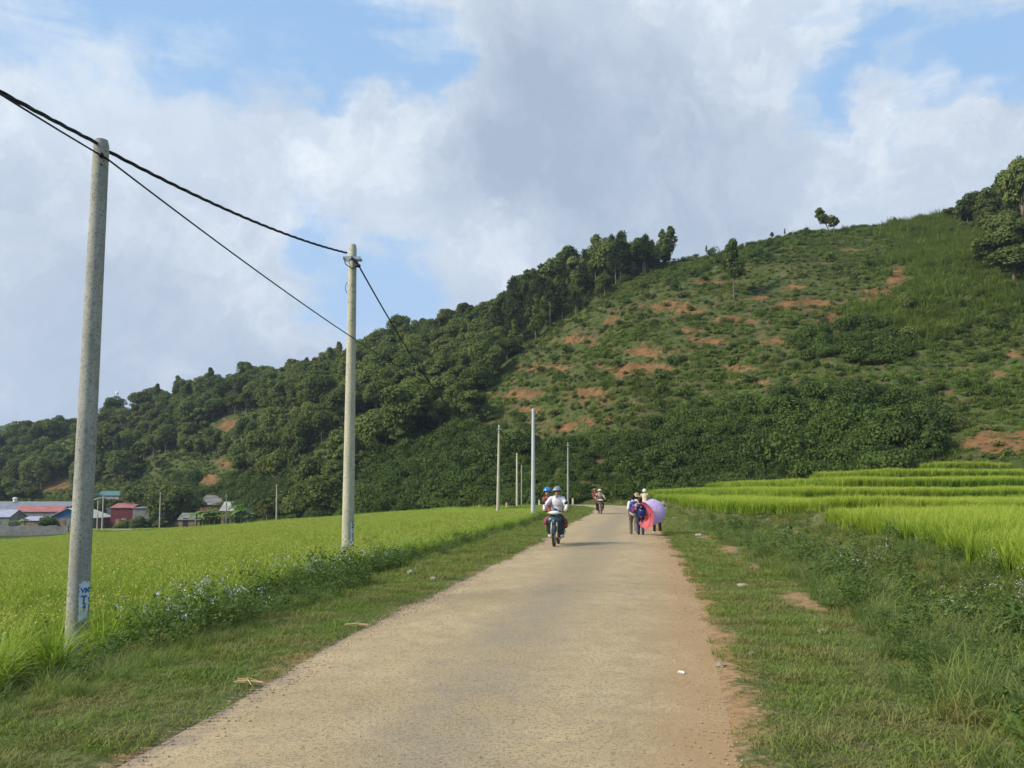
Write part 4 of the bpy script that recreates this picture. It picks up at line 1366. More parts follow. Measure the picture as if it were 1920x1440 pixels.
# pole 2: beige
Y2 = 20.3
p2t = P(661.5, 466, Y2); p2b = Vector((P(652, 1046, Y2).x, Y2, ground_z(P(652, 1046, Y2).x, Y2) - .05))
pl2 = pole("tall beige concrete pole in the rice, with a bracket and a numbered white patch", p2b, p2t, .158, .100, M_CONC2, ns=26)
a2 = math.atan2(-p2b.y, -p2b.x)
zt, zb = P(660, 979, Y2).z - p2b.z, P(660, 1012, Y2).z - p2b.z
paint_patch(pl2, p2b, p2t, .158, .1, a2 + .85, .50, zb, zt, M_WHITEP, 5)
wrap_text(pl2, "black_numerals", "L\n4\n6\n2\n1", .115, a2 + .88, (zt + zb) / 2, p2b, p2t, .158, .1, M_BLACKP, .006)
mb = MB(); c = p2t - p2b
for k in range(7):
    z = c.z - .55 - k * .23 + .06 * (k % 2)
    mb.box((c.x * z / c.z + .03 + .03 * (k % 2), c.y - .104 - .0015 * k, z), (.09, .004, .009))
mb.build("surface_crack", M_BLACKP, pl2, smooth=False)
mb = MB()
ptsw = [c + Vector((-.10, -.02, -.9)), c + Vector((-.16, -.03, -1.0)), c + Vector((-.15, -.03, -1.12)), c + Vector((-.11, -.03, -1.2))]
mb.tube(ptsw, .008, 6); mb.build("loose_wire", M_CABLE, pl2)

POLES = []


def far_pole(px, ty, by, Y, r0, r1, label, mat=M_CONC, bracket=True):
    b = P(px[0], by, Y); tpt = P(px[1], ty, Y)
    gz = ground_z(b.x, Y)
    b.z = min(b.z, gz) - .1
    rt = pole(label, b, tpt, r0, r1, mat, bracket, ns=12)
    POLES.append((b, tpt))
    return rt


far_pole((999.5, 1000), 769, 978, 54.6, .15, .105, "smooth pale grey pole standing in the rice beside the near motorbike", mat_concrete("pale_concrete", (.46, .47, .46), (.58, .58, .56), (.33, .33, .32)), False)
far_pole((933.5, 936), 799, 965, 68, .15, .09, "weathered buff pole with a small bracket, standing in the rice right of centre field", M_CONC2)
far_pole((969.5, 969.5), 851, 951, 104, .155, .12, "thicker of the two poles standing close together by the road bend", M_CONC2, False)
far_pole((978, 978), 873, 951, 104.6, .085, .075, "thinner, whiter of the two poles standing close together by the road bend", M_CONC, False)
far_pole((1065, 1065), 831, 946, 99, .14, .09, "slim grey pole beyond the bend, directly behind the near motorbike riders", M_CONC)
far_pole((518.5, 519), 909, 987, 148, .16, .11, "pale pole at the far edge of the rice left of the beige pole", M_CONC2)
far_pole((424, 424.5), 928, 993, 170, .12, .09, "grey pole in front of the old thatched houses", M_CONC)
far_pole((299, 301), 924, 989, 172, .14, .10, "taller of the two pale poles right of the red house", M_CONC2)
lampp = far_pole((284.5, 286), 938, 986, 176, .12, .09, "shorter pale pole with a lamp arm right of the red house", M_CONC2, False)
far_pole((191.5, 194), 931, 988, 170, .15, .11, "taller of the two pale poles right behind the tall grey pole", M_CONC2, False)
far_pole((182.5, 184), 939, 984, 174, .13, .10, "shorter of the two pale poles right behind the tall grey pole", M_CONC2, False)
# lamp arms
M_LAMP = mat_plain("lamp_housing", (0.5, 0.5, 0.48), .5, .1)
mb = MB(); l = POLES[8][1] - POLES[8][0]
mb.tube([l + Vector((0, 0, -.4)), l + Vector((.5, -.1, .15)), l + Vector((.9, -.2, .45))], .035, 6); mb.build("lamp_arm", M_STEEL, lampp)
mb = MB(); mb.box(l + Vector((1.0, -.22, .5)), (.5, .18, .08), Matrix.Rotation(-.5, 3, 'Y')); mb.build("lamp_head", M_LAMP, lampp, bevel=.02)
l = POLES[9][1] - POLES[9][0]
lp = empty("street_lamp", POLES[9][0] + l + Vector((-.35, -.15, -.2)), 0, label="cream street lamp head reaching left from the pole near the red house", cat="street lamp")
mb = MB(); mb.tube([(.35, .1, 0), (-.2, 0, -.05), (-.55, 0, -.1)], .04, 6); mb.build("arm", M_STEEL, lp)
mb = MB(); mb.box((-.95, 0, -.28), (1.0, .3, .12), Matrix.Rotation(-.28, 3, 'Y')); mb.build("lamp_head", M_WHITEP, lp, bevel=.03)


def cable(name, A, B, sag, r, label, twist=False, n=40, group=None):
    A, B = Vector(A), Vector(B)
    pts = []
    for k in range(n + 1):
        u = k / n
        pts.append(A.lerp(B, u) - Vector((0, 0, sag * 4 * u * (1 - u))))
    mb = MB()
    if twist:
        d = (B - A).normalized(); sd = d.cross(Vector((0, 0, 1))).normalized(); up = sd.cross(d)
        m_ = n * 6
        for q in range(3):
            hp = []
            for k in range(m_ + 1):
                u = k / m_
                a = 2 * math.pi * (q / 3 + u * (B - A).length / 1.1)
                hp.append(A.lerp(B, u) - Vector((0, 0, sag * 4 * u * (1 - u))) + (sd * math.cos(a) + up * math.sin(a)) * r * .62)
            mb.tube(hp, r * .55, 6)
    else:
        mb.tube(pts, r, 8)
    o = mb.build(name, M_CABLE)
    tag(o, label, "cable", group)
    return o


cT1 = p1t + Vector((-.02, .03, -.02)); cT2 = p1t + Vector((.10, -.07, -.19))
back1 = P(0, 179, 8.3)
dirb = (back1 - cT1)
_u = 11 / 12
backend = Vector((cT1.x + dirb.x * 12, cT1.y + dirb.y * 12, (back1.z - cT1.z * _u + .55 * 4 * _u * (1 - _u)) / (1 - _u)))
cable("power_cable", backend, cT1 + Vector((0, -.1, .03)), .55, .024, "thick twisted black cable running in from the upper left to the grey pole", True, 30)
thin0 = cT2 + Vector((-.06, -.06, .02))
backend2 = Vector((backend.x + .05, backend.y, (back1.z - .035 - thin0.z * _u + .72 * 4 * _u * (1 - _u)) / (1 - _u)))
cable("power_cable", backend2, thin0, .72, .012, "thin black cable beside the thick one, coming in from the upper left", n=30)
cable("power_cable", cT1 + Vector((.08, .05, -.02)), P(650, 474, 20.15), .16, .024, "thick twisted black cable slung between the grey pole and the beige pole", True, 30)
cable("power_cable", cT2, P(1000, 772, 54.5), 1.25, .013, "thin black wire running from the grey pole down past the beige pole to the hill", n=60)
cable("power_cable", P(672, 497, 20.1), P(935, 801, 67.9), 1.9, .021, "black cable dropping steeply from the beige pole towards the buff pole in the rice", False, 60)
cable("power_cable", P(936, 801, 68.1), P(970, 853, 104), .9, .02, "thin cable between the buff pole and the poles at the bend")
cable("power_cable", P(519, 911, 148), P(425, 930, 170), .7, .02, "thin cable linking the pole at the rice edge with the pole by the old houses")
cable("power_cable", P(424, 930, 170), P(301, 926, 172), .7, .02, "thin cable crossing in front of the old houses")
cable("power_cable", P(300, 927, 172), P(194, 934, 170), .6, .02, "thin cable crossing in front of the red house")
cable("power_cable", P(520, 911, 148), P(690, 917, 132), .6, .02, "thin cable leading right from the pole at the rice edge into the trees")

# ------------------------------------------------------------------ village
M_REDROOF = mat_plain("red_tin_roof", (0.36, 0.13, 0.12), .7, .2, 1.0, dirt=(0.24, 0.12, 0.10))
M_REDWALL = mat_plain("dark_red_wall", (0.12, 0.022, 0.026), .7, .15, 1.0)
M_GREYROOF = mat_plain("grey_tin_roof", (0.19, 0.20, 0.235), .6, .15, 1.0, dirt=(0.13, 0.13, 0.14))
M_LILAC = mat_plain("pale_fibre_roof", (0.34, 0.34, 0.40), .7, .15, 1.0)
M_OLDROOF = mat_plain("weathered_fibre_roof", (0.18, 0.17, 0.155), .9, .3, .8, dirt=(0.09, 0.085, 0.075), bump=.4)
M_OLDROOF2 = mat_plain("light_weathered_roof", (0.33, 0.32, 0.29), .9, .25, .8, dirt=(0.17, 0.16, 0.14))
M_CREAMROOF = mat_plain("cream_roof_sheet", (0.58, 0.54, 0.45), .7, .12, 1.0)
M_BLUE = mat_plain("bright_blue_sheet", (0.035, 0.12, 0.27), .6, .12, 1.0)
M_BLUE2 = mat_plain("light_blue_tarp", (0.10, 0.27, 0.70), .6, .1, 1.0)
M_TEAL = mat_plain("teal_roof", (0.08, 0.17, 0.165), .7, .15, 1.0)
M_WALLG = mat_plain("grey_rendered_wall", (0.20, 0.20, 0.18), .95, .2, 1.0, dirt=(0.11, 0.11, 0.09), bump=.3)
M_WALLW = mat_plain("off_white_wall", (0.42, 0.41, 0.37), .9, .15, 1.0, dirt=(0.28, 0.26, 0.22))
M_WOOD = mat_plain("weathered_planks", (0.24, 0.16, 0.09), .9, .35, 2.0, dirt=(0.12, 0.085, 0.055))
M_WHITE = mat_plain("white_trim", (0.68, 0.68, 0.66), .6, .08)
M_DARK = mat_plain("dark_opening", (0.02, 0.02, 0.022), .5, .1)


def house(name, label, x0, x1, ridge, eave, base, Y, depth, wall, roof, style='side', cat='house', windows=2, door=True, over=.25, gable=None, trim=None, apex=None):
    """a small building from its photo outline at distance Y.
    style side: ridge runs left-right, the near roof slope is seen; gable: the gable faces the road; lean: one sloping sheet"""
    a, b = P(x0, base, Y), P(x1, base, Y)
    cx = (a.x + b.x) / 2; w = b.x - a.x
    gz = ground_z(cx, Y + depth / 2)
    zb = min(a.z, gz) - .4
    ze = P((x0 + x1) / 2, eave, Y).z - zb
    yr = Y + depth / 2 if style == 'side' else (Y + depth if style == 'lean' else Y)
    zr = P((x0 + x1) / 2, ridge, yr).z - zb
    root = empty(name, (cx, Y, zb), 0, label=label, cat=cat)
    hw = w / 2
    q = MB()
    if style == 'side':
        V = [(-hw, 0, 0), (hw, 0, 0), (hw, depth, 0), (-hw, depth, 0), (-hw, 0, ze - .06), (hw, 0, ze - .06), (hw, depth, ze - .06), (-hw, depth, ze - .06), (-hw, depth / 2, zr - .08), (hw, depth / 2, zr - .08)]
        q.add(V, [[0, 1, 5, 4], [1, 2, 6, 9, 5], [2, 3, 7, 6], [3, 0, 4, 8, 7]])
    elif style == 'gable':
        ap = hw * (apex or 0)
        V = [(-hw, 0, 0), (hw, 0, 0), (hw, depth, 0), (-hw, depth, 0), (-hw, 0, ze - .06), (hw, 0, ze - .06), (hw, depth, ze - .06), (-hw, depth, ze - .06), (ap, 0, zr - .08), (ap, depth, zr - .08)]
        q.add(V, [[0, 1, 5, 8, 4] if not gable else [0, 1, 5, 4], [1, 2, 6, 5], [2, 3, 7, 9, 6], [3, 0, 4, 7]])
    else:
        V = [(-hw, 0, 0), (hw, 0, 0), (hw, depth, 0), (-hw, depth, 0), (-hw, 0, ze - .06), (hw, 0, ze - .06), (hw, depth, zr - .06), (-hw, depth, zr - .06)]
        q.add(V, [[0, 1, 5, 4], [1, 2, 6, 5], [2, 3, 7, 6], [3, 0, 4, 7]])
    q.build("wall", wall, root, smooth=False)
    r = MB(); th = .07; o = over

    def sheet(p0, p1, p2, p3):
        p = [Vector(v) for v in (p0, p1, p2, p3)]
        nn = (p[1] - p[0]).cross(p[3] - p[0]).normalized() * th
        r.add(p + [v + nn for v in p], [[0, 3, 2, 1], [4, 5, 6, 7], [0, 1, 5, 4], [1, 2, 6, 5], [2, 3, 7, 6], [3, 0, 4, 7]])
    if style == 'side':
        k = (zr - ze) / (depth / 2)
        sheet((-hw - o, -o, ze - k * o), (hw + o, -o, ze - k * o), (hw + o, depth / 2, zr), (-hw - o, depth / 2, zr))
        sheet((hw + o, depth + o, ze - k * o), (-hw - o, depth + o, ze - k * o), (-hw - o, depth / 2 + .01, zr), (hw + o, depth / 2 + .01, zr))
    elif style == 'gable':
        ap = hw * (apex or 0)
        kl = (zr - ze) / (hw + ap); kr = (zr - ze) / (hw - ap)
        sheet((-hw - o, -o, ze - kl * o), (ap, -o, zr), (ap, depth + o, zr), (-hw - o, depth + o, ze - kl * o))
        sheet((ap + .01, -o, zr), (hw + o, -o, ze - kr * o), (hw + o, depth + o, ze - kr * o), (ap + .01, depth + o, zr))
    else:
        k = (zr - ze) / depth
        sheet((-hw - o, -o, ze - k * o), (hw + o, -o, ze - k * o), (hw + o, depth + o, zr + k * o), (-hw - o, depth + o, zr + k * o))
    ro = r.build("roof", roof, root, smooth=False)
    if gable:
        gq = MB(); ap = hw * (apex or 0)
        gq.add([(-hw, 0, ze - .05), (hw, 0, ze - .05), (ap, 0, zr - .1), (-hw, .06, ze - .05), (hw, .06, ze - .05), (ap, .06, zr - .1)], [[0, 1, 2], [5, 4, 3], [0, 3, 4, 1]])
        gq.build("gable_panel", gable, root, smooth=False)
    if trim:
        tq = MB()
        if style == 'side':
            tq.box((0, depth / 2, zr + .12), (w + 2 * o, .3, .14)); tq.box((hw + o + .06, depth / 4, (ze + zr) / 2 + .1), (.1, depth * .5, .12), Matrix.Rotation(math.atan2(zr - ze, depth / 2), 3, 'X'))
        tq.build("trim", trim, ro, smooth=False)
    nd = 1 if door and ze > 1.6 else 0
    if nd:
        dq = MB(); dq.box((-hw * .35, -.04, 1.3), (.95, .06, 2.0)); dq.build("door", M_WOOD if wall is not M_WOOD else M_DARK, root, smooth=False)
    for k in range(windows):
        xx = hw * (.25 + .5 * k) if windows < 3 else -hw + w * (k + .7) / windows
        if abs(xx) > hw - .6: continue
        wq = MB(); wq.box((xx, -.03, min(1.9, ze * .6)), (.9, .06, .9)); wo_ = wq.build("window", M_WHITE, root, smooth=False)
        pq = MB(); pq.box((xx, -.065, min(1.9, ze * .6)), (.72, .02, .72)); pq.build("pane", M_DARK, wo_, smooth=False)
    return root


h1 = house("warehouse", "long grey-roofed shed with pale ridge at the far left of the village", -70, 117, 942, 957, 985, 196, 9, M_WALLG, M_GREYROOF, 'side', 'warehouse', 4, False, trim=M_CREAMROOF)
q = MB(); q.tube([(0, 0, 0), (0, 0, .5)], .45, 16); q.ell((0, 0, .75), (.6, .6, .38)); q2 = q.build("roof_vent", M_WHITE, h1)
vp = P(28, 941, 200.5); q2.location = vp - h1.location
house("red_roofed_house", "low house with a brick-red tin roof in front of the long grey shed", 23, 111, 949, 959, 986, 186, 5, M_WALLG, M_REDROOF, 'side')
house("small_house", "low building with a pale lilac-grey roof at the left edge", -40, 16, 956, 969, 990, 180, 6, M_WALLG, M_LILAC, 'side', windows=1)
house("gabled_house", "cream-roofed house with a bright blue gable left of the tall grey pole", 92, 172, 953, 970, 990, 176, 8, M_WALLG, M_CREAMROOF, 'gable', gable=M_BLUE, apex=-.15, over=.5)
house("lean_to", "low lean-to with a grey sheet roof behind the stone wall", 38, 84, 969, 976, 990, 175, 3, M_WOOD, M_LILAC, 'lean', 'shed', 0, False)
house("red_house", "dark red house with a pinkish-red roof, right of the tall grey pole", 206, 246, 944, 952, 988, 180, 7, M_REDWALL, M_REDROOF, 'side', windows=2)
house("red_house_wing", "long low wing with pinkish-red roof joined behind the red house", 214, 268, 943.5, 952, 988, 188, 7, M_WALLG, M_REDROOF, 'side', windows=1, door=False)
house("grey_roofed_house", "house with a slate-grey roof behind the red house", 241, 284, 931, 945, 985, 197, 7, M_WALLW, M_GREYROOF, 'side', windows=1, door=False, trim=M_WHITE)
house("blue_fronted_shed", "small shed with a bright blue sheet front beside the grey roof", 269, 283, 939, 942, 984, 186, 4, M_BLUE2, M_WALLW, 'lean', 'shed', 0, False)
house("grey_walled_shed", "pale green-grey walled shed with a slate roof right of the red house", 247, 278, 950, 953, 988, 179, 4, M_WALLG, M_GREYROOF, 'lean', 'shed', 1, False)
house("teal_roofed_house", "house with a teal roof just right of the tall grey pole, up behind", 178, 222, 921, 929, 950, 214, 8, M_WALLW, M_TEAL, 'side', windows=1, door=False)
house("wooden_shed", "small brown plank shed with a sloping grey roof beside the banana plants", 334, 374, 962, 974, 989, 170, 5, M_WOOD, M_OLDROOF, 'side', 'shed', 0)
house("old_house", "old house with a dark weathered gable roof among banana plants", 373, 432, 929, 946, 985, 186, 8, M_WOOD, M_OLDROOF, 'side', windows=1)
house("old_barn", "old barn with a lighter weathered sheet roof, right of the dark-roofed house", 412, 450, 941, 957, 988, 176, 6, M_WOOD, M_OLDROOF2, 'side', 'barn', 1)
house("plank_hut", "greyish plank hut with a patched roof beside the rightmost banana plants", 455, 494, 944, 970, 988, 172, 6, M_OLDROOF2, M_OLDROOF2, 'gable', 'hut', 0, apex=-.4)

# stone wall at the left, low rubble edging along the far road
w0, w1 = P(-90, 1012, 166), P(128, 1001, 166)
q = MB()
n = 24
V, Fc = [], []
for k in range(n + 1):
    u = k / n; x = w0.x + (w1.x - w0.x) * u
    zt_ = P(60, 986, 166).z + .12 * math.sin(k * 1.9) + .05 * math.sin(k * 5.1)
    zb_ = ground_z(x, 166) - .4
    V += [(x, 165.8, zb_), (x, 165.8, zt_), (x, 166.2, zt_), (x, 166.2, zb_)]
for k in range(n):
    a = k * 4
    Fc += [[a, a + 4, a + 5, a + 1], [a + 1, a + 5, a + 6, a + 2], [a + 2, a + 6, a + 7, a + 3]]
q.add(V, Fc)
tag(q.build("stone_wall", M_WALLG, smooth=False), "long grey stone wall below the village at the left edge", "wall")
M_RUBBLE = mat_plain("pale_stone_edging", (0.30, 0.26, 0.20), .95, .3, 1.5, dirt=(0.12, 0.13, 0.06))
q = MB()
sel = [i for i in range(len(RD)) if 91 < RD[i, 1] < 235 and RD[i, 0] < 8][::6]
V, Fc = [], []
for c_, i in enumerate(sel):
    h_ = .22 + .06 * math.sin(c_ * 1.7)
    for off_, zz in ((-2.75, -.5), (-2.7, h_ - .12), (-2.35, h_ - .1), (-2.3, -.2)):
        V.append((RD[i, 0] + rn[i, 0] * off_, RD[i, 1] + rn[i, 1] * off_, RD[i, 2] + zz))
for k in range(len(sel) - 1):
    a = k * 4
    Fc += [[a, a + 4, a + 5, a + 1], [a + 1, a + 5, a + 6, a + 2], [a + 2, a + 6, a + 7, a + 3]]
q.add(V, Fc)
tag(q.build("stone_edging", M_RUBBLE, smooth=False), "low pale stone edging of the road along the foot of the hill", "kerb wall")

M_POST = mat_plain("cream_post_paint", (0.62, 0.56, 0.40), .8, .12, 6)
M_POSTR = mat_plain("faded_red_paint", (0.45, 0.20, 0.14), .8, .15, 6)
for k, (px, py, Y, lab) in enumerate(((898, 953, 112, "short cream roadside post, leftmost of the four at the bend"), (949.5, 952, 106, "short cream roadside post just right of the buff pole"),
                                      (1011, 950, 101, "short cream roadside post right of the smooth pale pole"), (1074, 947.5, 97.5, "short cream roadside post nearest the far motorbike"))):
    b = P(px, py, Y)
    r = empty("marker_post", (b.x, Y, ground_z(b.x, Y) - .05), 0, label=lab, cat="marker post", group="cream marker posts along the far road")
    q = MB(); q.box((0, 0, .35), (.2, .2, .9)); q.build("post", M_POST, r, smooth=False, bevel=.02)
    q = MB(); q.box((0, 0, .86), (.205, .205, .13), taper=.8); q.build("cap", M_POSTR, r, smooth=False, bevel=.015)

# antenna on the left skyline
ab = P(218, 752, 318)
r = empty("antenna_mast", ab, 0, label="thin white antenna mast on the far left skyline", cat="antenna")
q = MB(); q.tube([(0, 0, -3), (0, 0, 3.0)], .14, 6); q.build("mast", M_WHITE, r)
q = MB(); q.ell((.2, -.2, 3.2), (.7, .25, .7)); q.build("dish", M_WHITE, r)

# ------------------------------------------------------------------ single trees, bananas and bushes
def tree_at(kind, px, base, Y, top, label, v=0, group=None, sxy=1.0, tilt=0.0, cat='tree', rz=None):
    b = P(px, base, Y); t_ = P(px, top, Y)
    hh = {'broadleaf': 8.0, 'tall': 10.2, 'pine': 10.8, 'banana': 4.3}[kind]
    s = (t_.z - b.z) / hh
    return put_tree(kind, b.x, Y, b.z, s * sxy, random.uniform(0, 6) if rz is None else rz, label, group, v, s, tilt, cat)


def ontop(px, base):
    """distance at which a photo pixel's ray meets the hill"""
    r = ray(px, base)
    ys = np.linspace(70, 330, 1400)
    zz = height(r.x * ys, ys)
    zr = CAMZ + r.z * ys
    k = np.argmax(zz > zr)
    return float(ys[k]) if zz[k] > zr[k] else 195.0


def tree_on(kind, px, base, top, label, **kw):
    return tree_at(kind, px, base + 1, ontop(px, base + 2), top, label, **kw)


tree_on('tall', 1256, 494, 424, "tall dark tree with two leafy clumps ending the wood at the crest", v=1, sxy=1.15)
gg = np.random.default_rng(44)
for px, base in [(px_, np.interp(px_, [930, 1000, 1060, 1120, 1180, 1230, 1255], [612, 580, 552, 530, 512, 500, 494])) for px_ in range(935, 1252, 9)]:
    top = np.interp(px, [930, 1000, 1060, 1100, 1160, 1200, 1225, 1255], [540, 505, 470, 455, 432, 438, 448, 462]) + gg.uniform(-8, 14)
    kd = ('pine', 'tall', 'pine', 'broadleaf')[int(gg.integers(0, 4))]
    bb = base + gg.uniform(-4, 14)
    tree_on(kd, px + gg.uniform(-4, 4), bb, top, {'pine': "dark narrow pine with bare lower trunk on the wooded crest beside the open slope", 'tall': "slender tree on the crest line of the wood, against the sky", 'broadleaf': "full dark tree on the crest line of the wood, against the sky"}[kd],
            v=int(gg.integers(0, 3)), group={'pine': "pines on the wooded crest", 'tall': "slender trees on the wooded crest", 'broadleaf': "full trees on the wooded crest"}[kd], sxy=gg.uniform(.8, 1.1) * (.85 if kd == 'broadleaf' else 1))
tree_on('tall', 1556, 434, 386, "small lone tree leaning left on the bare crest", v=2, sxy=1.5, tilt=-.42, rz=0)
tree_on('broadleaf', 1564, 439, 400, "round bushy tree beside the leaning one on the bare crest", v=3, sxy=.75)
tree_on('tall', 1376, 560, 452, "dark tree with a thin trunk standing alone on the upper open slope", v=0, sxy=.85)
tree_on('tall', 1325, 478, 461, "tiny sapling on the crest line right of the wood", v=0, sxy=.7)
tree_on('tall', 1472, 442, 428, "tiny thin sapling on the crest line left of the leaning tree", v=1, sxy=.7)
tree_on('tall', 1448, 446, 435, "low spreading sapling on the crest line", v=2, sxy=1.6)
tree_on('tall', 1678, 419, 406, "little spindly tree on the crest between the leaning tree and the upper wood", v=1, sxy=1.2)
tree_on('broadleaf', 888, 800, 708, "pale-leaved tree standing at the foot of the wood beside the open slope", v=0, sxy=.95)
tree_on('broadleaf', 765, 836, 716, "big dark round tree at the lower edge of the wood", v=1, sxy=1.15)
tree_on('broadleaf', 700, 850, 745, "broad dark tree at the wood's lower edge right of the beige pole", v=4, sxy=1.1)
tree_on('broadleaf', 1700, 590, 536, "dense dark bush-like tree beside the red earth path on the slope", v=4, sxy=.9)
tree_on('broadleaf', 1895, 500, 380, "large round olive-topped tree at the right edge of the crest", v=6, sxy=.72)
tree_on('broadleaf', 1922, 450, 284, "tall dark tree rising highest at the right edge", v=1, sxy=.62)
tree_on('broadleaf', 1855, 420, 350, "dark leafy tree on the upper right crest", v=1, sxy=.8)
for px_, b_, t_, v_, lab_ in ((1878, 410, 338, 4, "dark tree stepping down the upper right crest, left of the tallest one"), (1902, 410, 312, 3, "dense dark tree directly left of the tallest right-edge tree"),
                              (1935, 420, 300, 4, "dark tree at the very right edge, beside the tallest one"), (1885, 450, 392, 1, "dark tree below the crest line at the upper right"), (1925, 480, 400, 5, "broad dark tree under the tallest right-edge tree")):
    tree_on('broadleaf', px_, b_, t_, lab_, v=v_, sxy=1.0)
tree_on('broadleaf', 1905, 540, 455, "dark shrubby tree filling the shade under the round olive-topped tree", v=1, sxy=1.4)
tree_on('broadleaf', 1875, 500, 428, "low dark tree just left of the round olive-topped tree's foot", v=5, sxy=1.3)
tree_on('broadleaf', 1785, 412, 384, "lowest leftmost shrubby tree of the upper right wood", v=6, sxy=1.5)
tree_on('broadleaf', 1830, 418, 360, "dark tree second from the left in the upper right wood", v=2, sxy=1.2)
tree_on('broadleaf', 1810, 405, 366, "low dark tree where the upper right wood meets the grass", v=3, sxy=1.3)
for px, base, Y, top, v in ((368, 990, 166, 940, 0), (392, 990, 165, 936, 1), (412, 990, 166, 942, 2), (402, 992, 164, 952, 0), (380, 992, 164, 955, 1), (452, 988, 165, 930, 2), (468, 988, 165, 946, 0), (30, 990, 168, 966, 1), (46, 990, 168, 962, 2), (312, 930, 200, 897, 0), (330, 932, 200, 900, 1), (300, 934, 200, 902, 2), (350, 930, 200, 897, 0), (440, 978, 172, 926, 1), (16, 992, 168, 968, 0), (345, 862, 240, 838, 0), (310, 868, 240, 842, 1)):
    where = "beside the old houses" if 360 < px < 480 and Y < 180 else ("behind the stone wall at the left" if px < 60 else "on the slope above the old houses")
    tree_at('banana', px, base, Y, top, f"bright green banana plant with broad ragged leaves {where}", v, f"banana plants {where}", 1.25, cat='banana plant')
for px, base, Y, top, v, lab in ((262, 985, 186, 905, 1, "dark tree growing between the red house and the lamp pole"), (318, 990, 178, 905, 2, "wide dark tree standing left of the old houses"), (345, 988, 180, 918, 5, "bushy dark tree directly left of the old dark roof"), (86, 1010, 172, 956, 4, "round green bush-like tree in front of the red tin roof"),
                                 (20, 960, 215, 878, 0, "tall leafy tree behind the long grey shed at the left edge"), (60, 955, 215, 905, 3, "dark tree behind the grey shed's ridge"), (150, 960, 212, 900, 6, "dark tree behind the tall grey pole, above the blue gable"), (178, 975, 204, 930, 2, "dark bushy tree below the teal roof, beside the tall grey pole"), (214, 975, 205, 928, 3, "dark bushy tree hiding the walls under the teal roof"), (232, 1012, 174, 964, 4, "low green shrub against the dark red wall"), (262, 1012, 174, 960, 6, "green shrub in front of the pale green-grey shed"), (292, 1010, 176, 950, 0, "leafy bush between the two pale poles right of the red house"), (240, 945, 212, 905, 1, "dark tree above the red house"),
                                 (555, 980, 150, 905, 4, "dark bushy tree right of the pole at the rice edge"), (600, 975, 142, 880, 5, "dark bushy tree left of the beige pole's foot"), (500, 985, 160, 925, 3, "dark tree behind the plank hut")):
    tree_at('broadleaf', px, base, Y, top, lab, v, None, 1.15)

BUSH = [bush_proto("foliage", 380 + k, 1.0, 1.05, 420, .13, M_SCRUB if k < 3 else M_CROWN2, 6) for k in range(4)]


def build_bushes():
    g = np.random.default_rng(12)
    X, Y, Z, px, py, t_, ph = hill_points(4.6, 740)
    op = poly_in(px, py, OPENS)
    nz_ = fbm(X * .06, Y * .06, 91)
    keep = (op & (g.random(len(X)) < .85)) | ((px > 1400) & (px < 1930) & (py < 860) & ~poly_in(px, py, FOREST_R) & (g.random(len(X)) < .18))
    keep &= (t_ < .97)
    k = np.where(keep)[0]
    g.shuffle(k)
    k = k[:285]
    for i in k:
        s = g.uniform(.45, 1.25) * (1.25 if nz_[i] > .55 else .85)
        row = "upper" if py[i] < 560 else ("middle" if py[i] < 690 else "lower")
        side = "left" if px[i] < 1250 else ("centre" if px[i] < 1500 else "right")
        v = int(g.integers(0, 4))
        kind = "dark green" if v < 3 else "paler green"
        o = bpy.data.objects.new("hillside_bush", BUSH[v].data); COL.objects.link(o)
        o.location = (X[i], Y[i], Z[i] - .1); o.scale = (s * g.uniform(.9, 1.3), s * g.uniform(.9, 1.3), s * g.uniform(.8, 1.2)); o.rotation_euler = (0, 0, g.uniform(0, 6.28))
        lab = f"{kind} rounded bush dotted on the {row} part of the open slope, its {side} side" if side != "centre" else f"{kind} rounded bush dotted on the {row} part of the open slope, midway along it"
        tag(o, lab, "bush", f"{kind} bushes on the {row} open slope, {side}")


build_bushes()

# bare earth path and far hills
def far_ridge(name, pts, Y, mat, label, depth=120, base=-10):
    V, Fc = [], []
    n = len(pts)
    for (px, py) in pts:
        a = P(px, py, Y)
        V += [(a.x, Y - depth, base), (a.x, Y - depth * .5, base + (a.z - base) * .55), (a.x, Y, a.z), (a.x, Y + depth, base)]
    for k in range(n - 1):
        for j in range(3):
            Fc.append([k * 4 + j, (k + 1) * 4 + j, (k + 1) * 4 + j + 1, k * 4 + j + 1])
    q = MB(); q.add(V, Fc)
    return tag(q.build(name, mat), label, kind='structure')


def ridge_pts(x0, x1, y0, y1, n, amp, seed):
    xs = np.linspace(x0, x1, n)
    u = (xs - x0) / (x1 - x0)
    return [(x, y0 + (y1 - y0) * k + amp * (fbm(np.array([x * .02]), np.array([0.]), seed, 5)[0] - .5)) for x, k in zip(xs, u)]


M_FARG = mat_plain("far_forest_green", (0.045, 0.085, 0.03), .95, .35, .05)
far_ridge("far_hill", ridge_pts(-700, 420, 850, 770, 160, 14, 5), 560, M_FARG, "distant wooded ridge beyond the left slope")
far_ridge("blue_mountain", ridge_pts(-900, 330, 770, 850, 100, 26, 8), 3200, M_FARG, "faint blue mountain at the far left horizon", 900, -12)

# ------------------------------------------------------------------ motorbikes, people, umbrellas
def cloth(name, col, var=.12, scale=14, **k):
    return mat_plain(name, col, k.pop('rough', .85), var, scale, spec=.15, **k)


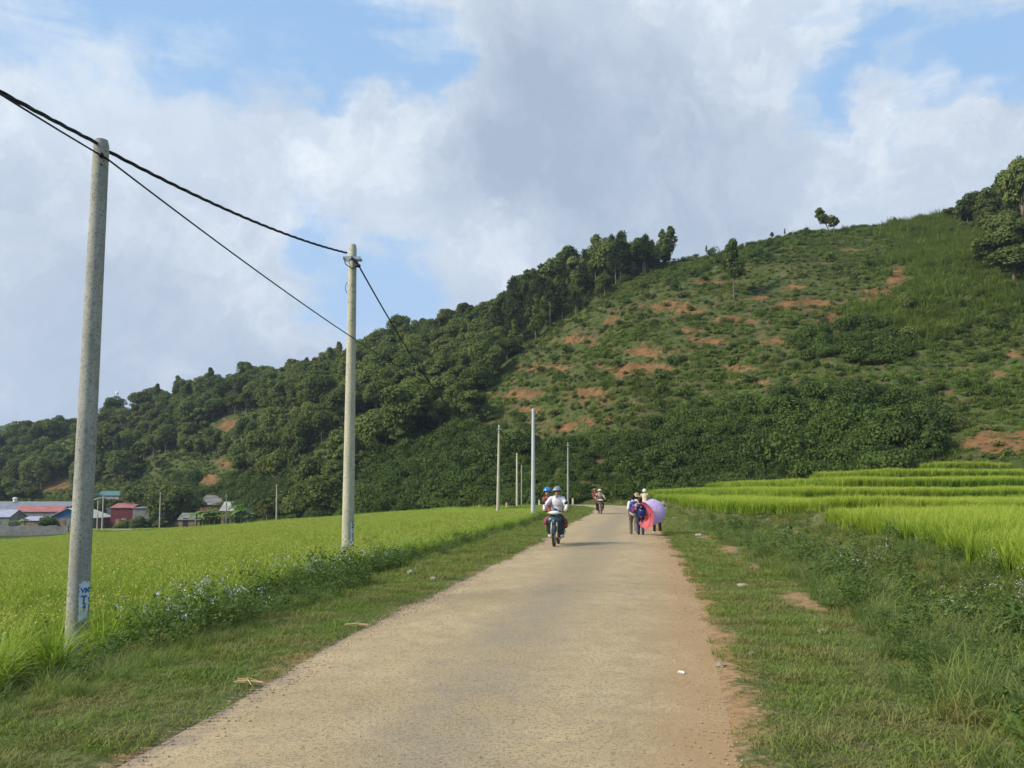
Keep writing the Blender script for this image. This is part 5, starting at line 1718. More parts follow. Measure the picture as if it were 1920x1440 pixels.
M_SKIN = mat_plain("skin", (0.40, 0.22, 0.13), .55, .08, 20)
M_TYRE = mat_plain("tyre_rubber", (0.035, 0.032, 0.028), .85, .2, 20, dirt=(0.16, 0.12, 0.07))
M_RIM = mat_plain("dusty_rim", (0.34, 0.30, 0.24), .5, .2, 20, metal=.4)
M_FORK = mat_plain("dusty_metal", (0.38, 0.31, 0.20), .5, .2, 12, metal=.3)
M_TEALP = mat_plain("dark_teal_plastic", (0.013, 0.036, 0.052), .35, .2, 6, spec=.5, dirt=(0.10, 0.09, 0.07))
M_MAROON = mat_plain("dark_maroon_plastic", (0.06, 0.022, 0.028), .35, .2, 6, spec=.5, dirt=(0.12, 0.09, 0.07))
M_BLACKPL = mat_plain("black_plastic", (0.018, 0.018, 0.02), .5, .2, 8)
M_LENS = mat_plain("headlight_lens", (0.72, 0.72, 0.66), .12, .06, 20, spec=.6)
M_CHROME = mat_plain("worn_chrome", (0.45, 0.44, 0.42), .3, .1, 10, metal=.8)
M_SEAT = mat_plain("black_seat_vinyl", (0.02, 0.02, 0.022), .5, .1)


def wheel(parent, y, R=.285, r=.038):
    root = MB(); root.torus((0, 0, 0), R - r, r, 40, 12, 1.05)
    w = root.build("wheel", M_TYRE, parent); w.location = (0, y, R)
    q = MB(); q.torus((0, 0, 0), R - 2 * r + .004, .014, 40, 8, 1.6); q.tube([(-.06, 0, 0), (.06, 0, 0)], .035, 14)
    for k in range(18):
        a = k * math.pi / 9; q.tube([(.03 * (-1) ** k, 0, 0), (0, (R - 2 * r) * math.cos(a), (R - 2 * r) * math.sin(a))], .003, 4, cap=False)
    q.build("rim", M_RIM, w)
    return w


def motorbike(label, x, y, z, rz, body_mat, group="motorbikes on the road"):
    root = empty("motorbike", (x, y, z), rz, label=label, cat="motorbike", group=group)
    wheel(root, -.60); wheel(root, .62)
    # front fender: curved strip over the wheel
    q = MB(); V, Fc = [], []
    for k in range(13):
        a = math.radians(15 + k * 11); R = .32
        for j, (dx, dr) in enumerate(((-.062, -.05), (-.05, 0), (0, .012), (.05, 0), (.062, -.05))):
            V.append((dx, -.60 - (R + dr) * math.cos(a), .285 + (R + dr) * math.sin(a)))
    for k in range(12):
        for j in range(4):
            a = k * 5 + j; Fc.append([a, a + 1, a + 6, a + 5])
    q.add(V, Fc); q.build("front_fender", body_mat, root)
    for s in (-1, 1):
        q = MB(); q.tube([(.078 * s, -.60, .285), (.078 * s, -.50, .62), (.06 * s, -.44, .78)], [.024, .026, .022], 10); q.ell((.078 * s, -.60, .285), (.03, .035, .045)); q.build("fork_leg", M_FORK, root)
    # leg shield with the front cowl
    q = MB()
    q.ell((0, -.43, .72), (.205, .075, .15)); q.ell((.10, -.40, .74), (.13, .07, .12)); q.ell((-.10, -.40, .74), (.13, .07, .12)); q.ell((0, -.47, .66), (.08, .06, .13))
    q.build("front_cowl", body_mat, root, remesh=.010)
    for s in (-1, 1):
        q = MB(); q.add([(s * .10, -.36, .72), (s * .25, -.30, .70), (s * .245, -.20, .40), (s * .14, -.16, .27), (s * .08, -.28, .45)], [[0, 1, 2, 3, 4]])
        me = q; o = me.build("leg_shield", body_mat, root, smooth=False)
        md = o.modifiers.new("s", 'SOLIDIFY'); md.thickness = .012
    # handlebar cowl with headlight
    q = MB(); q.ell((0, -.42, .955), (.165, .085, .075)); q.ell((0, -.40, 1.03), (.085, .05, .055)); q.ell((.13, -.40, .97), (.07, .05, .05)); q.ell((-.13, -.40, .97), (.07, .05, .05))
    cw = q.build("handlebar_cowl", body_mat, root, remesh=.010)
    q = MB(); q.ell((0, -.47, .955), (.155, .075, .058)); hl = q.build("headlight", M_LENS, root)  # lens made large and white, its colour standing in for glare
    for s in (-1, 1):
        q = MB(); q.ell((s * .155, -.43, .945), (.05, .04, .03)); q.build("indicator", mat_plain("amber_lens", (.65, .38, .10), .2, .05), root)
    q = MB(); q.tube([(-.36, -.33, 1.0), (-.22, -.39, .98), (0, -.38, .97), (.22, -.39, .98), (.36, -.33, 1.0)], .012, 8); hb = q.build("handlebar", M_BLACKPL, root)
    for s in (-1, 1):
        q = MB(); q.tube([(s * .25, -.375, .985), (s * .37, -.325, 1.0)], .018, 10); q.tube([(s * .23, -.40, .985), (s * .34, -.43, .985)], .006, 6); q.build("grip", M_BLACKPL, hb)
    for s in (-1, 1):
        q = MB(); q.tube([(s * .22, -.39, 1.0), (s * .27, -.38, 1.12), (s * .32, -.37, 1.20)], .007, 6); q.ell((s * .33, -.37, 1.235), (.062, .018, .045), Matrix.Rotation(-s * .5, 3, 'Y')); q.build("mirror", M_BLACKPL, root)
    # spine, seat, tail
    q = MB(); q.tube([(0, -.36, .74), (0, -.15, .52), (0, .1, .48), (0, .3, .62), (0, .75, .74)], [.05, .06, .07, .08, .05], 12); q.build("frame", body_mat, root)
    q = MB(); q.ell((0, .32, .77), (.115, .34, .055)); q.ell((0, .60, .80), (.10, .2, .05)); q.build("seat", M_SEAT, root, remesh=.012)
    for s in (-1, 1):
        q = MB(); q.ell((s * .095, .45, .62), (.045, .30, .10)); q.build("side_panel", body_mat, root)
    q = MB(); q.tube([(-.09, .82, .80), (-.09, .95, .84), (.09, .95, .84), (.09, .82, .80)], .012, 6); q.build("grab_rail", M_CHROME, root)
    q = MB(); q.ell((0, .90, .70), (.07, .05, .04)); q.build("tail_light", mat_plain("red_lens", (.5, .03, .02), .2, .05), root)
    q = MB(); q.ell((0, .05, .30), (.12, .17, .10)); q.tube([(0, -.12, .32), (0, -.28, .36)], [.07, .055], 12); q.build("engine", M_FORK, root, remesh=.014)
    q = MB(); q.tube([(.08, -.1, .24), (.13, .15, .2), (.15, .4, .27), (.16, .85, .38)], [.02, .022, .042, .05], 12); q.build("exhaust", M_CHROME, root)
    for s in (-1, 1):
        q = MB(); q.tube([(s * .05, -.03, .25), (s * .24, -.03, .25)], .016, 8); q.build("footrest", M_BLACKPL, root)
        q = MB(); q.tube([(s * .075, .2, .3), (s * .075, .62, .285)], .018, 8); q.tube([(s * .10, .55, .32), (s * .11, .50, .66)], .022, 10); q.build("swing_arm", M_FORK, root)
    q = MB(); V, Fc = [], []
    for k in range(8):
        a = math.radians(60 + k * 14); R = .325
        for dx in (-.055, 0, .055): V.append((dx, .62 - R * math.cos(a), .285 + R * math.sin(a)))
    for k in range(7):
        for j in range(2): a = k * 3 + j; Fc.append([a, a + 1, a + 4, a + 3])
    q.add(V, Fc); q.build("rear_fender", M_BLACKPL, root)
    return root


def fingers(mb, wr, d, palm, side, sc=1.0, curl=.6):
    """palm, four separate fingers and a thumb growing from the wrist; d = hand direction, palm = direction the palm faces"""
    d = Vector(d).normalized(); pn = Vector(palm).normalized(); sd = d.cross(pn).normalized()
    wr = Vector(wr)
    c = wr + d * .045 * sc
    R = Matrix((sd, d, pn)).transposed()
    mb.ell(c, (.040 * sc, .05 * sc, .018 * sc), R)
    for k, L in enumerate((.068, .078, .072, .056)):
        b = wr + d * .08 * sc + sd * (k - 1.5) * .021 * sc
        p1 = b + (d * math.cos(curl * .5) + pn * math.sin(curl * .5)) * L * .5 * sc
        p2 = p1 + (d * math.cos(curl * 1.8) + pn * math.sin(curl * 1.8)) * L * .5 * sc
        mb.tube([b, p1, p2], [.0105 * sc, .0098 * sc, .0085 * sc], 8); mb.ell(p2, (.0088 * sc,) * 3, n=8, m=6)
    b = wr + d * .03 * sc - sd * .034 * sc * side
    p1 = b - sd * side * .028 * sc + d * .028 * sc + pn * .012 * sc
    p2 = p1 + d * .028 * sc + pn * .018 * sc
    mb.tube([b, p1, p2], [.013 * sc, .0115 * sc, .0095 * sc], 8); mb.ell(p2, (.0098 * sc,) * 3, n=8, m=6)


def person(label, x, y, z, rz, J, C, sc=1.0, slim=1.0, group=None):
    """J: joints (metres, facing -Y); C: clothing choices. One continuous skin body plus clothing children"""
    root = empty("person", (x, y, z), rz, label=label, cat="person", group=group)
    j = {k: Vector(v) for k, v in J.items()}
    W_ = sc * slim
    b = MB()
    up = (j['neck'] - j['pelvis']).normalized(); fw = Vector((0, -1, 0)); fw = (fw - up * fw.dot(up)).normalized(); rt = fw.cross(up)
    Rt = Matrix((rt, -fw, up)).transposed()
    ch = j['pelvis'].lerp(j['neck'], .68); be = j['pelvis'].lerp(j['neck'], .33)

    def torso(mb, k=0.0, low=True, high=True):
        if high:
            mb.ell(ch, (.158 * W_ + k, .105 * sc + k, .19 * sc + k), Rt); mb.cap(j['shl'], j['neck'] - up * .06 * sc, .052 * sc + k, .06 * sc + k); mb.cap(j['shr'], j['neck'] - up * .06 * sc, .052 * sc + k, .06 * sc + k)
        mb.ell(be, (.135 * W_ + k, .098 * sc + k, .17 * sc + k), Rt)
        if low: mb.ell(j['pelvis'] + up * .02 * sc, (.155 * W_ + k, .115 * sc + k, .125 * sc + k), Rt)

    def arm(mb, s, k=0.0, part=1.0):
        a, e, w = j['sh' + s], j['el' + s], j['wr' + s]
        mb.cap(a, a.lerp(e, min(1, part * 2)), .050 * sc + k, (.050 - .010 * min(1, part * 2)) * sc + k)
        if part > .5: mb.cap(e, e.lerp(w, part * 2 - 1), .040 * sc + k, (.040 - .012 * (part * 2 - 1)) * sc + k * 1.1)

    def leg(mb, s, k=0.0, part=1.0, flare=0):
        a, e, w = j['hp' + s], j['kn' + s], j['an' + s]
        mb.cap(a, e, .082 * sc + k, .054 * sc + k)
        if part > .5: mb.cap(e, e.lerp(w, part * 2 - 1), .054 * sc + k + flare * .5, .038 * sc + k + flare)

    torso(b, -.004)
    for s in 'lr':
        arm(b, s); leg(b, s)
        d = (j['wr' + s] - j['el' + s]).normalized()
        fingers(b, j['wr' + s], C.get('hand', d) if 'hand' in C else d, C.get('palm', (0, 0, -1)), 1 if s == 'l' else -1, sc * .95, C.get('curl', 1.0))
        b.cap(j['an' + s], j['to' + s], .034 * sc, .026 * sc)
    b.tube([j['neck'] - up * .04 * sc, j['head'] - Vector((0, 0, .05 * sc))], [.058 * sc, .050 * sc], 12)
    hd = C.get('look', (0, -1, 0)); hd = Vector(hd).normalized(); hs = hd.cross(Vector((0, 0, 1))).normalized(); hu = hs.cross(hd)
    RH = Matrix((hs, -hd, hu)).transposed(); H = j['head']
    k = sc * C.get('headk', 1.0)
    b.ell(H + hu * .012 * k, (.074 * k, .092 * k, .096 * k), RH, 18, 12); b.ell(H - hu * .055 * k + hd * .018 * k, (.052 * k, .062 * k, .058 * k), RH)
    b.cap(H + hd * .090 * k + hu * .008 * k, H + hd * .106 * k - hu * .02 * k, .011 * k, .015 * k, 8)
    for s in (-1, 1): b.ell(H + hs * s * .075 * k - hu * .005 * k, (.012 * k, .022 * k, .032 * k), RH)
    b.ell(H + hd * .086 * k - hu * .052 * k, (.024 * k, .012 * k, .010 * k), RH)
    b.build("body", C.get('skin', M_SKIN), root, remesh=.0075, sm=1)
    if C.get('face', True):
        for s in (-1, 1):
            q = MB(); q.ell(H + hd * .086 * k + hs * s * .03 * k + hu * .012 * k, (.012 * k, .007 * k, .007 * k), RH); q.build("eye", M_BLACKP, root)
    # clothing
    if 'shirt' in C:
        q = MB(); torso(q, .014, low=C.get('untucked', True))
        for s in 'lr': arm(q, s, .014, C.get('sleeve', 1.0) - .04)
        if C.get('untucked', True): q.ell(j['pelvis'] + up * .03 * sc, (.172 * W_, .130 * sc, .12 * sc), Rt)
        sh = q.build("shirt", C['shirt'], root, remesh=.010)
        if C.get('collar'):
            q = MB(); nk = j['neck'] + up * .005
            for s in (-1, 1): q.add([nk + rt * s * .062 * sc + up * .03 * sc, nk + rt * s * .075 * sc - up * .01 + fw * .03, nk + fw * .098 * sc - up * .055 * sc + rt * s * .035, nk + fw * .088 * sc - up * .0 + rt * s * .006], [[0, 1, 2, 3]])
            q.build("collar", C['collar'], sh, smooth=False)
    if 'trousers' in C:
        q = MB(); q.ell(j['pelvis'], (.162 * W_, .122 * sc, .12 * sc), Rt)
        for s in 'lr': leg(q, s, .012, C.get('tlen', 1.0), C.get('flare', .008))
        q.build("trousers", C['trousers'], root, remesh=.010)
    if 'skirt' in C:
        q = MB()
        for s in 'lr':
            q.cap(j['hp' + s], j['kn' + s] + Vector((0, 0, -.02)), .10 * sc, .10 * sc); q.cap(j['kn' + s], j['kn' + s] + Vector((.02, .04, -.14)), .095, .075)
        q.cap(j['knl'], j['knr'], .06, .06); q.build("skirt", C['skirt'], root, remesh=.014)
    if 'shoes' in C:
        for s in 'lr':
            q = MB(); a, t_ = j['an' + s], j['to' + s]
            hh = C.get('boot', .0)
            q.cap(a + Vector((0, 0, -.01)), t_, .046 * sc, .034 * sc)
            if hh: q.cap(a + (j['kn' + s] - a).normalized() * hh, a, .056 * sc, .05 * sc)
            q.build("boot" if hh else "shoe", C['shoes'], root, remesh=.009)
    if 'hair' in C:
        q = MB(); q.ell(H + hu * .026 * k - hd * .012 * k, (.084 * k, .098 * k, .095 * k), RH, 18, 12)
        if C.get('hairlen'): q.ell(H - hd * .045 * k - hu * .05 * k, (.07 * k, .05 * k, C['hairlen'] * k), RH)
        V = [v for v in q.v]
        q.build("hair", C['hair'], root, remesh=.009)
    if 'helmet' in C:
        q = MB(); R = .128 * k; n, m_ = 26, 14
        c0 = H + hu * .03 * k - hd * .008
        V, Fc = [], []
        for i in range(m_ + 1):
            for q_ in range(n):
                a = 2 * math.pi * q_ / n
                f = max(0, math.cos(a))                       # front
                lo = math.radians(118 - (36 * f ** .6 if f > .25 else 36 * .25 ** .6 * f / .25))
                t_ = lo * i / m_
                V.append(c0 + hs * (R * .96 * math.sin(t_) * math.sin(a)) + hd * (R * 1.08 * math.sin(t_) * math.cos(a)) + hu * (R * math.cos(t_)))
        for i in range(m_):
            for q_ in range(n): Fc.append([i * n + q_, (i + 1) * n + q_, (i + 1) * n + (q_ + 1) % n, i * n + (q_ + 1) % n])
        q.add(V, Fc); he = q.build("helmet", C['helmet'], root)
        md = he.modifiers.new("s", 'SOLIDIFY'); md.thickness = .012
        if C.get('visor'):
            q = MB(); V, Fc = [], []
            for i in range(5):
                for q_ in range(13):
                    a = math.radians(-66 + 11 * q_); t_ = math.radians(58 + 9 * i)
                    V.append(c0 + hs * (R * 1.02 * math.sin(t_) * math.sin(a)) + hd * (R * 1.16 * math.sin(t_) * math.cos(a)) + hu * (R * 1.04 * math.cos(t_)))
            for i in range(4):
                for q_ in range(12): Fc.append([i * 13 + q_, (i + 1) * 13 + q_, (i + 1) * 13 + q_ + 1, i * 13 + q_ + 1])
            q.add(V, Fc); q.build("visor", C['visor'], he)
            q = MB(); pts = [H + hs * math.sin(a) * .105 * k + hd * (.02 + .085 * math.cos(a)) * k - hu * (.085 + .02 * math.cos(a)) * k for a in [math.radians(v) for v in range(-85, 86, 17)]]
            q.tube(pts, .013, 8); q.build("chin_guard", C['helmet'], he)
    if 'hat' in C:
        q = MB(); V, Fc = [], []
        prof = [(0, .135), (.045, .13), (.08, .11), (.098, .07), (.105, .04), (.14, .022), (.185, -.012), (.20, -.03)]
        n = 28
        for i, (r_, h_) in enumerate(prof):
            for q_ in range(n):
                a = 2 * math.pi * q_ / n; wv_ = .012 * math.sin(3 * a + 1) * (i > 4)
                V.append(H + hu * (h_ + wv_) * k + hs * r_ * k * math.cos(a) + hd * r_ * k * math.sin(a))
        for i in range(len(prof) - 1):
            for q_ in range(n): Fc.append([i * n + q_, (i + 1) * n + q_, (i + 1) * n + (q_ + 1) % n, i * n + (q_ + 1) % n])
        q.add(V, Fc); ht = q.build("straw_hat", C['hat'], root)
        md = ht.modifiers.new("s", 'SOLIDIFY'); md.thickness = .008
    return root


def ride(dx=0.0, dy=0.0, lean=(0, 0, 0), hands='bar', knee=.20):
    L = Vector(lean)
    J = dict(pelvis=(dx, .16 + dy, .87), neck=Vector((dx, .05 + dy, 1.42)) + L, head=Vector((dx, .0 + dy, 1.545)) + L * 1.25,
             shl=Vector((dx + .175, .07 + dy, 1.355)) + L * .9, shr=Vector((dx - .175, .07 + dy, 1.355)) + L * .9)
    J.update(hpl=(dx + .09, .10 + dy, .85), hpr=(dx - .09, .10 + dy, .85), knl=(dx + knee, -.26 + dy, .70), knr=(dx - knee, -.26 + dy, .70), anl=(dx + .17, -.05 + dy, .33), anr=(dx - .17, -.05 + dy, .33),
             tol=(dx + .18, -.20 + dy, .275), tor=(dx - .18, -.20 + dy, .275))
    if hands == 'bar':
        J.update(ell=(.32, -.10, 1.14), elr=(-.32, -.10, 1.14), wrl=(.315, -.29, 1.035), wrr=(-.315, -.29, 1.035))
    else:
        J.update(ell=Vector((dx + .25, .02 + dy, 1.10)) + L * .5, elr=Vector((dx - .25, .02 + dy, 1.10)) + L * .5, wrl=(dx + .14, -.17 + dy, .98), wrr=(dx - .14, -.17 + dy, .98))
    return J


def walk(sc, ph=1, arm=.10, wide=.0, backlean=0.0, armsl=None):
    """standing / mid-stride figure of height sc * 1.62, facing -Y"""
    f = .16 * ph
    J = dict(pelvis=(0, 0, .86), neck=(0, -.02 - backlean, 1.36), head=(0, -.035 - backlean, 1.49), shl=(.165, -.01 - backlean, 1.30), shr=(-.165, -.01 - backlean, 1.30),
             ell=(.215, .03 + arm * .3, 1.05), elr=(-.215, .03 - arm * .3, 1.05), wrl=(.225, -.02 + arm, .83), wrr=(-.225, -.02 - arm, .83),
             hpl=(.085, 0, .83), hpr=(-.085, 0, .83), knl=(.09 + wide * .5, -.05 - f * .6, .46), knr=(-.09 - wide * .5, -.03 + f * .35, .46),
             anl=(.085 + wide, -f, .085), anr=(-.085 - wide, f * 1.1, .085 + .05 * abs(ph)), tol=(.10 + wide, -f - .12, .035), tor=(-.10 - wide, f * 1.1 - .11, .04))
    if armsl: J.update(armsl)
    return {k: Vector(v) * sc for k, v in J.items()}


def backpack(label, x, y, z, rz, sc, m1, m2, mark, kind):
    root = empty("school_backpack", (x, y, z), rz, label=label, cat="backpack")
    q = MB(); q.ell((0, .0, .0), (.165 * sc, .085 * sc, .20 * sc)); q.box((0, 0, -.03 * sc), (.29 * sc, .13 * sc, .30 * sc)); q.ell((0, 0, .10 * sc), (.135 * sc, .075 * sc, .13 * sc))
    q.build("bag", m1, root, remesh=.010, sm=6)
    q = MB(); q.box((0, .085 * sc, -.085 * sc), (.23 * sc, .06 * sc, .17 * sc)); q.ell((0, .09 * sc, -.085 * sc), (.12 * sc, .05 * sc, .10 * sc))
    q.build("front_pocket", m2, root, remesh=.009, sm=5)
    for s in (-1, 1):
        q = MB(); q.tube([(s * .09 * sc, -.04 * sc, .19 * sc), (s * .11 * sc, -.16 * sc, .21 * sc), (s * .125 * sc, -.25 * sc, .08 * sc), (s * .135 * sc, -.15 * sc, -.13 * sc), (s * .12 * sc, -.05 * sc, -.16 * sc)], .016 * sc, 8, flat=1.6); q.build("strap", m1, root)
    q = MB(); q.tube([(-.03, -.02, .20 * sc), (0, -.02, .235 * sc), (.03, -.02, .20 * sc)], .008, 6); q.build("carry_loop", m2, root)
    for k, (cx, cz, w, h_, mt) in enumerate(mark):
        q = MB(); yy = .088 * sc if cz > -.0 else .142 * sc
        q.ell((cx * sc, yy, cz * sc), (w * sc, .006, h_ * sc)); q.build("printed_badge", mt, root)
    return root


def umbrella(label, cen, axis, R, depth, mat, shaft_len, m_rib, inside=None):
    """open umbrella; cen = centre of the rim, axis = direction the tip points"""
    ax = Vector(axis).normalized()
    root = empty("umbrella", cen, 0, label=label, cat="umbrella")
    root.rotation_euler = ax.to_track_quat('Z', 'Y').to_euler()
    V, Fc = [], []
    n, m_ = 48, 10
    for i in range(m_ + 1):
        u = i / m_
        for j in range(n):
            a = 2 * math.pi * j / n
            g_ = (a / (math.pi / 4)) % 1
            sag = 1 - .055 * math.sin(math.pi * g_) * u                 # scalloped between the ribs
            r = R * math.sin(u * 1.25) / math.sin(1.25) * sag
            h_ = depth * (math.cos(u * 1.25) - math.cos(1.25)) / (1 - math.cos(1.25))
            V.append((r * math.cos(a), r * math.sin(a), h_ + .018 * math.sin(math.pi * g_) * u ** 2))
    for i in range(m_):
        for j in range(n): Fc.append([i * n + j, i * n + (j + 1) % n, (i + 1) * n + (j + 1) % n, (i + 1) * n + j])
    q = MB(); q.add(V, Fc); q.build("canopy", mat, root)
    for k in range(8):
        a = k * math.pi / 4
        pts = []
        for i in range(0, 9):
            u = i / 8 * 1.02
            pts.append((R * math.sin(u * 1.25) / math.sin(1.25) * math.cos(a) * .995, R * math.sin(u * 1.25) / math.sin(1.25) * math.sin(a) * .995, depth * (math.cos(u * 1.25) - math.cos(1.25)) / (1 - math.cos(1.25)) - .008))
        q = MB(); q.tube(pts, .0035, 5); q.build("rib", m_rib, root)
    q = MB(); q.tube([(0, 0, depth + .05), (0, 0, depth - shaft_len)], .007, 8); q.build("shaft", m_rib, root)
    q = MB(); q.tube([(0, 0, depth - shaft_len + .02), (0, 0, depth - shaft_len - .09)], .014, 10); q.build("handle", M_BLACKPL, root)
    return root


def mat_floral(name):
    m, t, out = new_mat(name)
    tcn = t.node('ShaderNodeTexCoord')
    c = (0.54, 0.44, 0.78)
    for sc_, col, thr, off in ((14, (0.74, 0.34, 0.48), .24, (0, 0, 0)), (19, (0.22, 0.20, 0.52), .20, (3, 1, 2)), (23, (0.78, 0.74, 0.86), .22, (7, 5, 1)), (16, (0.62, 0.42, 0.70), .25, (1, 9, 4))):
        v = t.node('ShaderNodeTexVoronoi'); v.inputs['Scale'].default_value = sc_
        t.l.new(t.vmath('ADD', tcn.outputs['Object'], off), v.inputs['Vector'])
        c = t.mix(t.ramp(v.outputs['Distance'], thr + .10, thr), c, col)
    p = t.node('ShaderNodeBsdfPrincipled'); t.l.new(c, p.inputs['Base Color']); p.inputs['Roughness'].default_value = .6
    tr = t.node('ShaderNodeBsdfTranslucent'); t.l.new(c, tr.inputs[0])
    mx = t.node('ShaderNodeMixShader'); mx.inputs[0].default_value = .3; t.l.new(p.outputs[0], mx.inputs[1]); t.l.new(tr.outputs[0], mx.inputs[2]); t.l.new(mx.outputs[0], out.inputs[0])
    return m


def mat_thin(name, col):
    m, t, out = new_mat(name)
    p = t.node('ShaderNodeBsdfPrincipled'); p.inputs['Base Color'].default_value = (*col, 1); p.inputs['Roughness'].default_value = .6
    tcn = t.node('ShaderNodeTexCoord')
    c = t.mix(t.ramp(t.noise(tcn.outputs['Object'], 5, 4), .3, .7), tuple(v * .9 for v in col), col); t.l.new(c, p.inputs['Base Color'])
    tr = t.node('ShaderNodeBsdfTranslucent'); t.l.new(c, tr.inputs[0])
    mx = t.node('ShaderNodeMixShader'); mx.inputs[0].default_value = .45; t.l.new(p.outputs[0], mx.inputs[1]); t.l.new(tr.outputs[0], mx.inputs[2]); t.l.new(mx.outputs[0], out.inputs[0])
    return m


C_WHITE = cloth("white_shirt_cloth", (0.66, 0.63, 0.65), .06, 6, bump=.3, bscale=9)
C_BLACK = cloth("black_cloth", (0.016, 0.016, 0.02))
C_BEIGE = cloth("beige_shirt_cloth", (0.42, 0.35, 0.25), .1, bump=.3, bscale=9)
C_CREAM = cloth("cream_jacket_cloth", (0.60, 0.52, 0.36), .1, bump=.3, bscale=9)
C_RED = cloth("muted_red_cloth", (0.42, 0.10, 0.10), .35, 18)
C_ROSE = cloth("rose_patterned_cloth", (0.24, 0.07, 0.07), .6, 26, dirt=(0.50, 0.26, 0.22))
C_PINK = cloth("pink_cloth", (0.62, 0.28, 0.26), .2)
C_TAUPE = cloth("grey_brown_trouser_cloth", (0.15, 0.125, 0.10), .15)
C_NAVY = cloth("dark_blue_jean_cloth", (0.028, 0.045, 0.085), .35, 20)
C_STRAW = cloth("straw", (0.42, 0.31, 0.15), .25, 40, dirt=(0.30, 0.22, 0.12))
C_STRAW2 = cloth("brown_straw", (0.28, 0.20, 0.12), .35, 40)
C_BOOT = cloth("yellow_rubber", (0.55, 0.30, 0.06), .12, rough=.45)
C_HAIR = cloth("black_hair", (0.010, 0.009, 0.009), rough=.5)
C_HAIRB = cloth("dark_brown_hair", (0.028, 0.016, 0.012), rough=.5)
C_SANDAL = cloth("pale_sandal", (0.62, 0.48, 0.40))
H_GREY = mat_plain("grey_helmet_shell", (0.19, 0.22, 0.22), .25, .1, 6, spec=.6)
H_BLUE = mat_plain("blue_helmet_shell", (0.04, 0.17, 0.45), .2, .1, 6, spec=.7)
H_WHITE = mat_plain("cream_white_helmet_shell", (0.66, 0.60, 0.50), .25, .08, 6, spec=.6)
H_RED = mat_plain("red_helmet_shell", (0.45, 0.06, 0.05), .3, .1, 6, spec=.6)
M_VISOR = mat_plain("smoked_visor", (0.02, 0.018, 0.018), .08, .1, spec=.7)
B_BLUE = cloth("royal_blue_nylon", (0.030, 0.055, 0.24), .15, rough=.6)
B_NAVY = cloth("navy_nylon", (0.010, 0.018, 0.055), .2, rough=.6)
B_MULTI = cloth("multicoloured_print", (0.22, 0.06, 0.10), .8, 30, dirt=(0.30, 0.26, 0.20))
B_BLUE2 = cloth("bright_blue_nylon", (0.018, 0.045, 0.22), .3, rough=.6)

# near motorbike with two riders
bx, by = P(1044, 1018, 23.6).x, 23.9
bz = ground_z(bx, by) + .055
Rz1 = math.radians(-9)
motorbike("dark teal motorbike carrying two riders, nearest on the road", bx, by, bz, Rz1, M_TEALP)
person("rider in a white shirt, black trousers and grey helmet steering the near motorbike", bx, by, bz, Rz1, ride(lean=(.03, 0, 0)),
       dict(shirt=C_WHITE, collar=C_WHITE, trousers=C_BLACK, shoes=C_WHITE, helmet=H_GREY, visor=M_VISOR, palm=(0, 0, -1), hand=(0, -1, -.15), curl=1.2, sleeve=.98), 1.03, 1.08)
person("passenger in a blue helmet and reddish clothes leaning out behind the white-shirted rider", bx, by, bz, Rz1, ride(dy=.36, dx=-.03, lean=(-.21, 0, -.01), hands='lap', knee=.27),
       dict(shirt=C_ROSE, trousers=C_BLACK, skirt=C_ROSE, shoes=C_BLACK, helmet=H_BLUE, palm=(0, 0, -1), curl=.8), .97)
# far motorbike
Yf = 56.0
fx = P(1125, 960, Yf).x; fz = ground_z(fx, Yf) + .05
motorbike("dark maroon motorbike far off before the bend, coming this way", fx, Yf, fz, math.radians(2), M_MAROON)
person("rider in a beige short-sleeved shirt and white helmet on the far motorbike", fx, Yf, fz, math.radians(2), ride(),
       dict(shirt=C_BEIGE, trousers=C_BLACK, shoes=C_BLACK, helmet=H_WHITE, visor=M_VISOR, sleeve=.5, palm=(0, 0, -1), hand=(0, -1, -.15), curl=1.2), 1.05, 1.1)
person("passenger in a red helmet, mostly hidden behind the beige-shirted rider", fx, Yf, fz, math.radians(2), ride(dy=.36, lean=(-.24, 0, .03), hands='lap', knee=.2),
       dict(shirt=C_RED, trousers=C_BLACK, shoes=C_BLACK, helmet=H_RED, palm=(0, 0, -1), curl=.8), .98)
# third motorbike riding away behind the umbrellas
Y3 = 50.0
tx = P(1209, 950, Y3).x; tz = ground_z(tx, Y3) + .05
motorbike("dark motorbike riding away, hidden behind the lilac umbrella", tx, Y3, tz, math.radians(176), M_BLACKPL)
person("rider in a cream jacket seen from behind above the umbrellas", tx, Y3, tz, math.radians(176), ride(),
       dict(shirt=C_CREAM, trousers=C_BLACK, shoes=C_BLACK, helmet=H_WHITE, palm=(0, 0, -1), hand=(0, -1, -.15), curl=1.2, face=False), 1.0, 1.05)

# the schoolchildren
def gp(px, Y):
    x = P(px, 950, Y).x
    return x, Y, ground_z(x, Y) + .035


